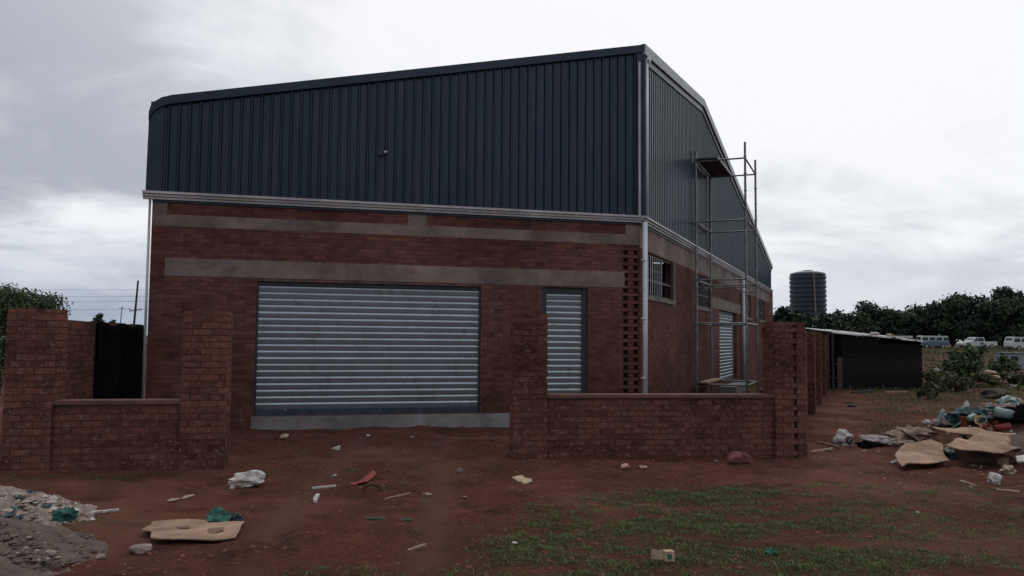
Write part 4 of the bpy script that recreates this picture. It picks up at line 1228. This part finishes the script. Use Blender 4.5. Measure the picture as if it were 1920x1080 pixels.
def card(name, pts, m, label, cat='cardboard', thick=0.008, wav=0.02, seed=0, parent=None, lift=0.0, n=2, group=None):
    """a warped sheet through 3-D outline points"""
    import bmesh
    rj = np.random.default_rng(seed + 900); q_ = []
    for i_, p_ in enumerate(pts):
        nx_ = np.asarray(pts[(i_ + 1) % len(pts)], float); p_ = np.asarray(p_, float); L_ = np.linalg.norm(nx_ - p_); q_.append(p_)
        for f_ in (0.27, 0.5, 0.76): q_.append(p_ + (nx_ - p_) * (f_ + rj.normal() * 0.03) + np.array([rj.normal(), rj.normal(), 0]) * 0.012 * min(L_, 0.6))
    bm = bmesh.new(); vs = [bm.verts.new(Vector(p)) for p in q_]; f = bm.faces.new(vs)
    bmesh.ops.triangulate(bm, faces=[f])
    for _ in range(n): bmesh.ops.subdivide_edges(bm, edges=list(bm.edges), cuts=1, use_grid_fill=True)
    r = np.random.default_rng(seed); ph = r.random(4) * 6.28; fr = r.normal(size=(4, 2)) * 6
    for v in bm.verts:
        v.co.z += lift + wav * sum(math.sin(fr[i, 0] * v.co.x + fr[i, 1] * v.co.y + ph[i]) for i in range(4)) / 2 + r.normal() * wav * 0.06
    bm.normal_update()
    if sum(f_.normal.z for f_ in bm.faces) < 0: bmesh.ops.reverse_faces(bm, faces=list(bm.faces))
    geo_ = bmesh.ops.extrude_face_region(bm, geom=list(bm.faces))
    for v in geo_['geom']:
        if isinstance(v, bmesh.types.BMVert): v.co.z += thick
    bmesh.ops.recalc_face_normals(bm, faces=list(bm.faces))
    me = bpy.data.meshes.new(name); bm.to_mesh(me); bm.free(); me.materials.append(m)
    o = bpy.data.objects.new(name, me); COL.objects.link(o)
    if parent is not None:
        o.parent = parent; o.location = -Vector(parent.location) if parent.location.length else (0, 0, 0)
    else: tag(o, label, cat, group)
    return o


pts = [on_g(264, 1006), on_g(286, 985), on_g(345, 982), on_g(459, 985), on_g(441, 1014), on_g(400, 1020), on_g(300, 1023), on_g(282, 1020), on_g(284, 1011)]
cs = card('cardboard_sheet', pts, MT['card'], 'large flat tan cardboard sheet with a dark stain, lying left on the red soil', 'cardboard', 0.01, 0.012, 5, lift=0.03)
ORG[cs.name] = np.zeros(3)
def lay_on(pts_px, h, name, m):
    pp = [on_g(*p) for p in pts_px]; card(name, pp, m, None, None, 0.004, 0.012, 5, cs, lift=h, n=2)
lay_on([(372, 1011), (384, 999), (418, 996), (420, 1002), (402, 1008), (385, 1012)], 0.042, 'stain', MT['stain'])
lay_on([(331, 1000), (340, 995), (354, 996), (356, 1001), (342, 1002)], 0.042, 'stain', MT['stain'])
MB().box(on_g(298, 1017, 0.045), (0.03, 0.05, 0.008)).build('hole', MT['steel'], cs)

bag = rock('plastic_bag', on_g(468, 911), (0.32, 0.22, 0.17), MT['white'], 'crumpled white plastic bag lying in front of the yard entrance', 'plastic bag', 301, 0.38, 3)
rock('paper_ball', on_g(445, 914), (0.17, 0.13, 0.12), MT['white'], 'small crumpled white paper at the left end of the plastic bag', 'paper', 302, 0.38, 3)
rock('green_net', on_g(408, 979), (0.22, 0.20, 0.14), MT['green'], 'bright green netting heap just behind the large cardboard sheet', 'netting', 303, 0.4, 3)
rock('green_net', on_g(434, 981), (0.17, 0.16, 0.10), MT['teal'], 'smaller dark green netting heap at the right of the bright one', 'netting', 304, 0.4, 3)
def strip_on(name, px0, py0, px1, py1, w_, h_, m, label, cat, group=None):
    a = on_g(px0, py0); c = on_g(px1, py1); d = c - a
    return plank_on(name, (a + c) / 2 + Zv * 0.005, float(np.linalg.norm(d[:2])), w_, h_, math.atan2(d[1], d[0]), m, label, cat, group)
strip_on('white_strip', 586, 919, 629, 914, 0.04, 0.02, MT['white'], 'thin white plastic strip right of the crumpled bag', 'scrap')
strip_on('white_stub', 591, 945, 595, 932, 0.05, 0.03, MT['white'], 'short white stub just below the thin white strip', 'scrap')
card('red_wrapper', [on_g(655, 909), on_g(672, 903), on_g(700, 896), on_g(706, 899), on_g(690, 905), on_g(664, 911)], MT['red'], 'torn red plastic wrapper in front of the big roller door', 'wrapper', 0.006, 0.03, 8, lift=0.02)
# half buried hoop
q = MB(); c0 = on_g(697, 921)
for k in range(9):
    a0, a1 = math.pi * k / 9, math.pi * (k + 1) / 9
    q.tube(c0 + np.array([-0.10 * math.cos(a0), 0, 0.075 * math.sin(a0) - .01]), c0 + np.array([-0.10 * math.cos(a1), 0, 0.075 * math.sin(a1) - .01]), 0.010, n=6)
tag(q.build('rubber_hoop', MT['tyre']), 'half-buried dark rubber hoop below the red wrapper', 'hoop')
strip_on('twig', 722, 937, 768, 929, 0.02, 0.015, MT['wood'], 'pale brown twig right of the rubber hoop', 'twig')
strip_on('twig', 757, 1037, 797, 1030, 0.022, 0.018, MT['wood'], 'tan broken twig in the bottom centre grass', 'twig')
strip_on('green_strap', 688, 976, 772, 978, 0.03, 0.012, MT['green'], 'dark green strap lying flat in the middle of the yard', 'strap')
card('cream_paper', [on_g(960, 901), on_g(975, 904), on_g(978, 908), on_g(998, 907), on_g(997, 900), on_g(985, 899), on_g(979, 897)], MT['cream'], 'torn cream paper scrap in front of the right pier', 'paper', 0.01, 0.035, 9, lift=0.03)
rock('paper_scrap', on_g(862, 888), (0.09, 0.06, 0.07), MT['grey'], 'small grey paper scrap left of the torn cream paper', 'paper', 311, 0.4, 2)
for i, (px, py, w_, m, lab) in enumerate((
        (532, 823, 0.16, 'cream', 'pale striped block lying at the left foot of the concrete plinth'), (631, 843, 0.12, 'white', 'white scrap on the soil in front of the big door, left of centre'),
        (691, 818, 0.08, 'white', 'tiny white scrap against the plinth, middle of the big door'), (774, 822, 0.09, 'grey', 'tiny grey scrap against the plinth, right of the middle'),
        (627, 894, 0.06, 'white', 'tiny white chip just above the thin white strip'), (1175, 878, 0.13, 'pink', 'pinkish red scrap in front of the right low wall'),
        (1206, 878, 0.10, 'pink', 'paler pink scrap next to the pinkish red one'), (1343, 867, 0.05, 'white', 'tiny white chip left of the red earth lump'),
        (965, 1021, 0.05, 'white', 'white chip lying alone in the foreground grass'), (1446, 1038, 0.09, 'green', 'tiny teal scrap in the foreground grass right of the carton'),
        (1678, 869, 0.13, 'white', 'white scrap left of the front cardboard of the rubbish heap'), (800, 929, 0.08, 'wood', 'brown chip at the left border of the grass'),
        (870, 935, 0.06, 'wood', 'tiny brown chip at the top left of the grass'), (1720, 963, 0.04, 'white', 'tiny white chip on the bare soil below the rubbish heap'))):
    rock('litter_scrap', on_g(px, py), (w_, w_ * 0.7, w_ * 0.5), MT[m], lab, 'litter', 320 + i, 0.4, 2)
rock('earth_lump', on_g(1385, 867), (0.30, 0.2, 0.18), MT['redrock'], 'reddish earth lump at the foot of the right low wall', 'earth lump', 340, 0.18, 3)
strip_on('white_shard', 168, 968, 190, 962, 0.05, 0.02, MT['white'], 'left one of two white shards in the grass behind the cardboard sheet', 'shard')
strip_on('white_shard', 192, 965, 222, 959, 0.045, 0.02, MT['white'], 'right one of two white shards in the grass behind the cardboard sheet', 'shard')
for i, (px, py) in enumerate(((325, 941), (352, 934))):
    card('paper_flake', [on_g(px - 14, py + 3), on_g(px - 4, py - 4), on_g(px + 14, py - 5), on_g(px + 8, py), on_g(px - 6, py + 5)], MT['wood'], ['pale torn flake lying between the bag and the rubble heap', 'second pale flake, nearer to the plastic bag'][i], 'paper', 0.004, 0.01, 12 + i, lift=0.01)
# small carton in the grass
c0 = on_g(1245, 1052)
ct = empty('carton', c0, 'small white carton with a green mark lying open in the foreground grass', 'carton')
MB().box(c0 + np.array([0.035, 0, 0.04]), (0.075, 0.07, 0.075), 0.15).build('box_body', MT['cream'], ct)
MB().box(c0 + np.array([0.038, -0.036, 0.04]), (0.035, 0.006, 0.035), 0.15).build('printed_mark', MT['green'], ct)
MB().box(c0 + np.array([-0.055, 0.0, 0.045]), (0.09, 0.006, 0.07), -0.25).build('flap', MT['cream'], ct)

# ------------------------------------------------------------------ rubbish heap at the right
x, y = scatter(1400, 5.6, 10.8, 10.8, 15.0, 51, dens=lambda X, Y: 0.15 + np.exp(-(((X - 8.4) / 1.5) ** 2 + ((Y - 13.0) / 1.1) ** 2)))
tag(chips('heap_debris', x, y, 0.008, 0.06, MT['sack'], 52), 'small brown debris and clods strewn over the rubbish heap', 'debris')
x, y = scatter(260, 6.6, 10.8, 11.2, 14.6, 53, dens=lambda X, Y: np.exp(-(((X - 8.8) / 1.3) ** 2 + ((Y - 13.2) / 0.9) ** 2)))
tag(chips('plastic_bits', x, y, 0.01, 0.055, MT['white'], 54, 0.02), 'white plastic bits strewn over the rubbish heap', 'debris')
x, y = scatter(160, 6.6, 10.8, 11.2, 14.6, 55, dens=lambda X, Y: np.exp(-(((X - 9.0) / 1.3) ** 2 + ((Y - 13.2) / 0.9) ** 2)))
tag(chips('green_bits', x, y, 0.01, 0.07, MT['bottle'], 56, 0.02), 'greenish plastic bits strewn over the rubbish heap', 'debris')

def shards(name, n, x0, x1, y0, y1, smin, smax, m, seed, dens):
    r = np.random.default_rng(seed); x, y = scatter(n, x0, x1, y0, y1, seed, dens=dens); n = len(x)
    z = gz(x, y) + 0.02 + 0.05 * r.random(n); sz = smin + (smax - smin) * r.random(n) ** 2
    g_ = np.array([[-1, -.6, 0], [0, -.75, .35], [1, -.5, 0], [-.9, .6, .1], [.1, .7, .45], [1, .65, 0]], float)
    V = g_[None] * (0.7 + 0.6 * r.random((n, 6, 3))) * sz[:, None, None]
    for _ in range(2):
        ax = r.integers(0, 3, n); an = r.normal(size=n) * 0.9; an2 = r.random(n) * 6.28
        c, s_ = np.cos(an)[:, None], np.sin(an)[:, None]; X, Y_, Z_ = V[..., 0].copy(), V[..., 1].copy(), V[..., 2].copy()
        V[..., 1] = Y_ * c - Z_ * s_; V[..., 2] = Y_ * s_ + Z_ * c
        c, s_ = np.cos(an2)[:, None], np.sin(an2)[:, None]; X, Y_ = V[..., 0].copy(), V[..., 1].copy()
        V[..., 0] = X * c - Y_ * s_; V[..., 1] = X * s_ + Y_ * c
    V = (V + np.stack([x, y, z], -1)[:, None]).reshape(-1, 3)
    Fq = (np.arange(n)[:, None, None] * 6 + np.array([[0, 1, 4, 3], [1, 2, 5, 4]])[None]).reshape(-1, 4)
    return fast_mesh(name, V, Fq, m, kind='stuff')


hd = lambda X, Y: np.exp(-(((X - 9.0) / 1.35) ** 2 + ((Y - 13.7) / 0.95) ** 2))
hl = lambda X, Y: (X > 6.0) * np.exp(-(((X - 7.8) / 1.4) ** 2 + ((Y - 12.6) / 0.8) ** 2))
for nm, n_, m_n, sd, dn, lab in (('teal_scraps', 300, 'teal', 61, hd, 'dark teal plastic scraps heaped at the right picture edge'), ('white_scraps', 260, 'white', 62, hd, 'white plastic scraps heaped at the right picture edge'),
                                 ('brown_scraps', 420, 'sack', 63, hl, 'brown paper and sacking scraps along the front of the rubbish heap'), ('red_scraps', 90, 'orange', 64, hd, 'orange-red plastic scraps on the rubbish heap'),
                                 ('dark_scraps', 320, 'black', 65, hl, 'black plastic scraps along the front of the rubbish heap'), ('cardboard_scraps', 130, 'card', 66, hl, 'small cardboard pieces along the front of the rubbish heap'),
                                 ('bottle_scraps', 150, 'bottle', 67, hd, 'pale green plastic scraps on the rubbish heap')):
    tag(shards(nm, n_, 5.2, 11.5, 11.2, 15.2, 0.03, 0.13, MT[m_n], sd, dn), lab, 'debris')
x, y = scatter(900, 4.4, 9.0, 9.3, 12.6, 68, dens=lambda X, Y: 0.3 + 0 * X)
tag(chips('path_debris', x, y, 0.005, 0.03, MT['sack'], 69), 'small brown debris trodden into the ground in front of the rubbish heap', 'debris')

CG = 'cardboard sheets on the rubbish heap'
card('cardboard_sheet', [at(1678, 852, 11.5), at(1697, 831, 12.0), at(1745, 828, 12.1), at(1768, 836, 12.0), at(1780, 868, 11.2), at(1740, 871, 11.05), at(1702, 870, 11.05), at(1691, 879, 10.95)], MT['card'], 'foremost tan cardboard sheet, at the left front of the rubbish heap', 'cardboard', 0.012, 0.025, 21, group=CG)
card('cardboard_sheet', [at(1771, 836, 11.4), at(1812, 823, 12.0), at(1850, 811, 12.5), at(1902, 813, 12.6), at(1915, 842, 11.4), at(1880, 847, 11.2), at(1845, 848, 11.2), at(1812, 843, 11.3)], MT['card'], 'widest tan cardboard sheet, propped up at the right front of the rubbish heap', 'cardboard', 0.012, 0.03, 22, group=CG)
card('cardboard_sheet', [at(1748, 799, 12.7), at(1790, 803, 12.8), at(1833, 801, 12.9), at(1868, 812, 12.7), at(1835, 815, 12.4), at(1775, 811, 12.4)], MT['card'], 'narrow curled cardboard strip behind the two large sheets', 'cardboard', 0.012, 0.025, 23, group=CG)
p = on_g(1862, 871); MB_ = MB().box(p + np.array([0.02, 0.36, 0.06]), (0.55, 0.36, 0.20), 0.22).box(p + np.array([-0.22, 0.0, 0.19]), (0.18, 0.03, 0.10), 0.3)
tag(MB_.build('carton', MT['cardd']), 'dark carton under the widest cardboard sheet, the shadow there put into its colour', 'carton')
p = on_g(1795, 862); rock('rag_bundle', p, (0.42, 0.4, 0.22), MT['teal'], 'dark blue rag bundle between the two large cardboard sheets', 'rag', 401, 0.3, 3)
card('board_scrap', [at(1892, 822, 11.9), at(1925, 812, 12.1), at(1935, 838, 11.5), at(1905, 852, 11.2)], MT['cardd'], 'brown board scrap at the right edge of the rubbish heap', 'board', 0.012, 0.03, 24)
card('white_board', [at(1905, 860, 11.0), at(1945, 850, 11.2), at(1950, 870, 10.8), at(1907, 868, 10.9)], MT['white'], 'white board edge below the brown board scrap', 'board', 0.02, 0.01, 25)
rock('striped_bag', on_g(1582, 834), (0.34, 0.28, 0.30), MT['white'], 'white bag with black and red print lying left of the rubbish heap', 'bag', 402, 0.25, 3)
sb = bpy.data.objects['striped_bag']; ORG[sb.name] = np.array(sb.location)
def onbag(dx, dz, w_, h_, m, rz=0.0, dy=-0.165):
    p = np.array(sb.location) + np.array([dx, dy, dz]); q = MB().tube(p + np.array([-w_ / 2, 0.01, -h_ / 2]), p + np.array([w_ / 2, 0.0, h_ / 2]), 0.017, n=6); q.build('printed_stripe', m, sb)
onbag(-0.04, 0.02, 0.05, 0.10, MT['tyre']); onbag(0.02, -0.01, 0.06, 0.09, MT['tyre'], dy=-0.155); onbag(0.10, 0.03, 0.05, 0.05, MT['red'], dy=-0.13)
def crump(name, px, py, w_, d_, h_, m, lab, cat, sd, rough=0.32):
    p = on_g(px, py); return rock(name, p, (w_, d_, h_), MT[m], lab, cat, sd, rough, 3)
crump('brown_sack', 1715, 823, 0.62, 0.5, 0.26, 'sack', 'crumpled brown sack left of the cardboard strip', 'sack', 410)
crump('grey_sheeting', 1650, 833, 0.50, 0.42, 0.20, 'grey', 'crumpled grey plastic sheeting between the striped bag and the brown sack', 'sheeting', 411)
crump('tan_sheeting', 1680, 822, 0.45, 0.3, 0.16, 'cream', 'small tan crumpled sheet on top of the grey sheeting', 'sheeting', 412)
crump('brown_sheeting', 1690, 836, 0.42, 0.3, 0.16, 'sack', 'brown crumpled sheeting touching the foremost cardboard sheet', 'sheeting', 425, 0.4)
crump('black_bag', 1628, 838, 0.34, 0.25, 0.11, 'black', 'small black bag under the left end of the grey sheeting', 'bag', 413)
crump('grey_bag', 1778, 799, 0.34, 0.3, 0.24, 'grey', 'grey crumpled bag behind the left end of the cardboard strip', 'bag', 414)
crump('teal_bag', 1808, 795, 0.50, 0.35, 0.28, 'teal', 'dark teal bag on top of the heap, left of the beige cup', 'bag', 415)
crump('teal_bag', 1850, 792, 0.42, 0.35, 0.28, 'teal', 'dark teal bag right of the beige cup', 'bag', 416)
crump('black_bag', 1908, 792, 0.55, 0.4, 0.34, 'black', 'large black bag at the right picture edge on top of the heap', 'bag', 417)
crump('dark_bag', 1878, 778, 0.5, 0.4, 0.24, 'teal', 'dark bag at the back of the heap under the pale green sheeting', 'bag', 418)
crump('green_sheeting', 1888, 772, 0.40, 0.3, 0.30, 'bottle', 'pale green plastic sheeting on the very top of the heap', 'sheeting', 419)
crump('cream_box', 1906, 762, 0.20, 0.2, 0.18, 'cream', 'cream crumpled box at the top right of the heap', 'box', 420, 0.15)
crump('cream_lump', 1890, 888, 0.18, 0.15, 0.14, 'cream', 'cream lump in front of the heap near the right picture edge', 'litter', 421)
crump('paper_ball', 1866, 908, 0.13, 0.12, 0.16, 'white', 'white crumpled paper standing alone in front of the heap', 'paper', 422)
crump('pink_paper', 1755, 800, 0.18, 0.14, 0.16, 'pink', 'pink paper scrap at the left end of the cardboard strip', 'paper', 423)
crump('white_paper', 1737, 795, 0.16, 0.14, 0.10, 'white', 'white paper scrap above the brown sack', 'paper', 424)
def tub(px, py, r_, h_, m, lab, cat, tilt, sd):
    p = on_g(px, py) + Zv * r_ * 0.7; ax = np.array([math.cos(sd) * math.sin(tilt), math.sin(sd) * math.sin(tilt), math.cos(tilt)])
    o = MB().lathe(p - ax * h_ / 2, [(r_ * 0.8, 0), (r_, h_ * 0.9), (r_ * 1.08, h_ * 0.92), (r_ * 1.08, h_), (r_ * 0.95, h_), (r_ * 0.75, h_ * 0.3)], 14, ax).build(cat.replace(' ', '_'), MT[m], None, True)
    return tag(o, lab, cat)
tub(1808, 801, 0.085, 0.20, 'orange', 'orange tub standing in the heap left of the beige cup', 'tub', 0.3, 1)
tub(1840, 800, 0.09, 0.16, 'cream', 'beige cup lying in the middle of the heap', 'cup', 0.9, 4)
tub(1864, 797, 0.07, 0.24, 'orange', 'tall orange tub right of the beige cup', 'tub', 0.35, 2)
tub(1848, 811, 0.07, 0.18, 'red', 'red tub just below the beige cup', 'tub', 1.3, 5)
tub(1880, 808, 0.06, 0.22, 'red', 'red tub lying below the pale green bottle', 'tub', 1.4, 6)
def bottle(px, py, L, r_, m, lab, rz, tilt=0.1, group='bottles on the rubbish heap'):
    p = on_g(px, py) + Zv * (r_ + 0.1); ax = np.array([math.cos(rz) * math.cos(tilt), math.sin(rz) * math.cos(tilt), math.sin(tilt)])
    e = empty('bottle', p, lab, 'bottle', group)
    MB().lathe(p - ax * L / 2, [(r_ * 0.8, 0), (r_, 0.02), (r_, L * 0.35), (r_ * 0.93, L * 0.4), (r_, L * 0.45), (r_, L * 0.66), (r_ * 0.4, L * 0.88), (r_ * 0.36, L * 0.93)], 14, ax).build('bottle_body', MT[m], e, True)
    MB().lathe(p + ax * L * 0.43, [(r_ * 0.42, 0), (r_ * 0.42, L * 0.07)], 10, ax).build('cap', MT['red'], e)
bottle(1890, 800, 0.40, 0.085, 'bottle', 'big pale green bottle lying on the right of the heap', -0.3, -0.15)
bottle(1812, 778, 0.26, 0.05, 'white', 'white bottle standing upright on top of the heap', 0.2, 1.4)
bottle(1825, 800, 0.28, 0.05, 'bottle', 'small pale green bottle between the orange tub and the beige cup', 0.5, 0.3)
bottle(1766, 794, 0.24, 0.05, 'bottle', 'pale green bottle standing at the left end of the heap', 0.1, 1.1)
strip_on('pink_stick', 1838, 786, 1905, 793, 0.04, 0.03, MT['pink'], 'long pinkish stick lying across the top of the heap', 'stick').location.z += 0.24
strip_on('green_stick', 1756, 853, 1778, 872, 0.02, 0.02, MT['green'], 'thin green stick leaning on the foremost cardboard sheet', 'stick').location.z += 0.16
strip_on('timber_strip', 1868, 922, 1912, 925, 0.04, 0.02, MT['wood'], 'pale timber strip on the ground below the white crumpled paper', 'timber')
strip_on('timber_strip', 1800, 905, 1830, 913, 0.03, 0.02, MT['wood'], 'short pale timber strip left of the white crumpled paper', 'timber')
strip_on('timber_strip', 1532, 832, 1572, 842, 0.05, 0.03, MT['sack'], 'brown timber strip beside the right pier foot', 'timber')
strip_on('timber_strip', 1520, 850, 1560, 846, 0.05, 0.03, MT['wood'], 'pale timber strip at the front foot of the right pier', 'timber')
strip_on('timber_strip', 1598, 738, 1640, 735, 0.10, 0.06, MT['pole'], 'dark timber lying in front of the black shed', 'timber')
strip_on('timber_strip', 1660, 737, 1700, 736, 0.10, 0.05, MT['pink'], 'reddish timber lying in front of the right half of the shed', 'timber')
rock('dark_brick', on_g(1590, 757), (0.22, 0.15, 0.1), MT['pole'], 'upper one of two dark bricks on the path to the shed', 'brick', 430, 0.1)
rock('dark_brick', on_g(1598, 764), (0.26, 0.16, 0.1), MT['pole'], 'lower one of two dark bricks on the path to the shed', 'brick', 431, 0.1)
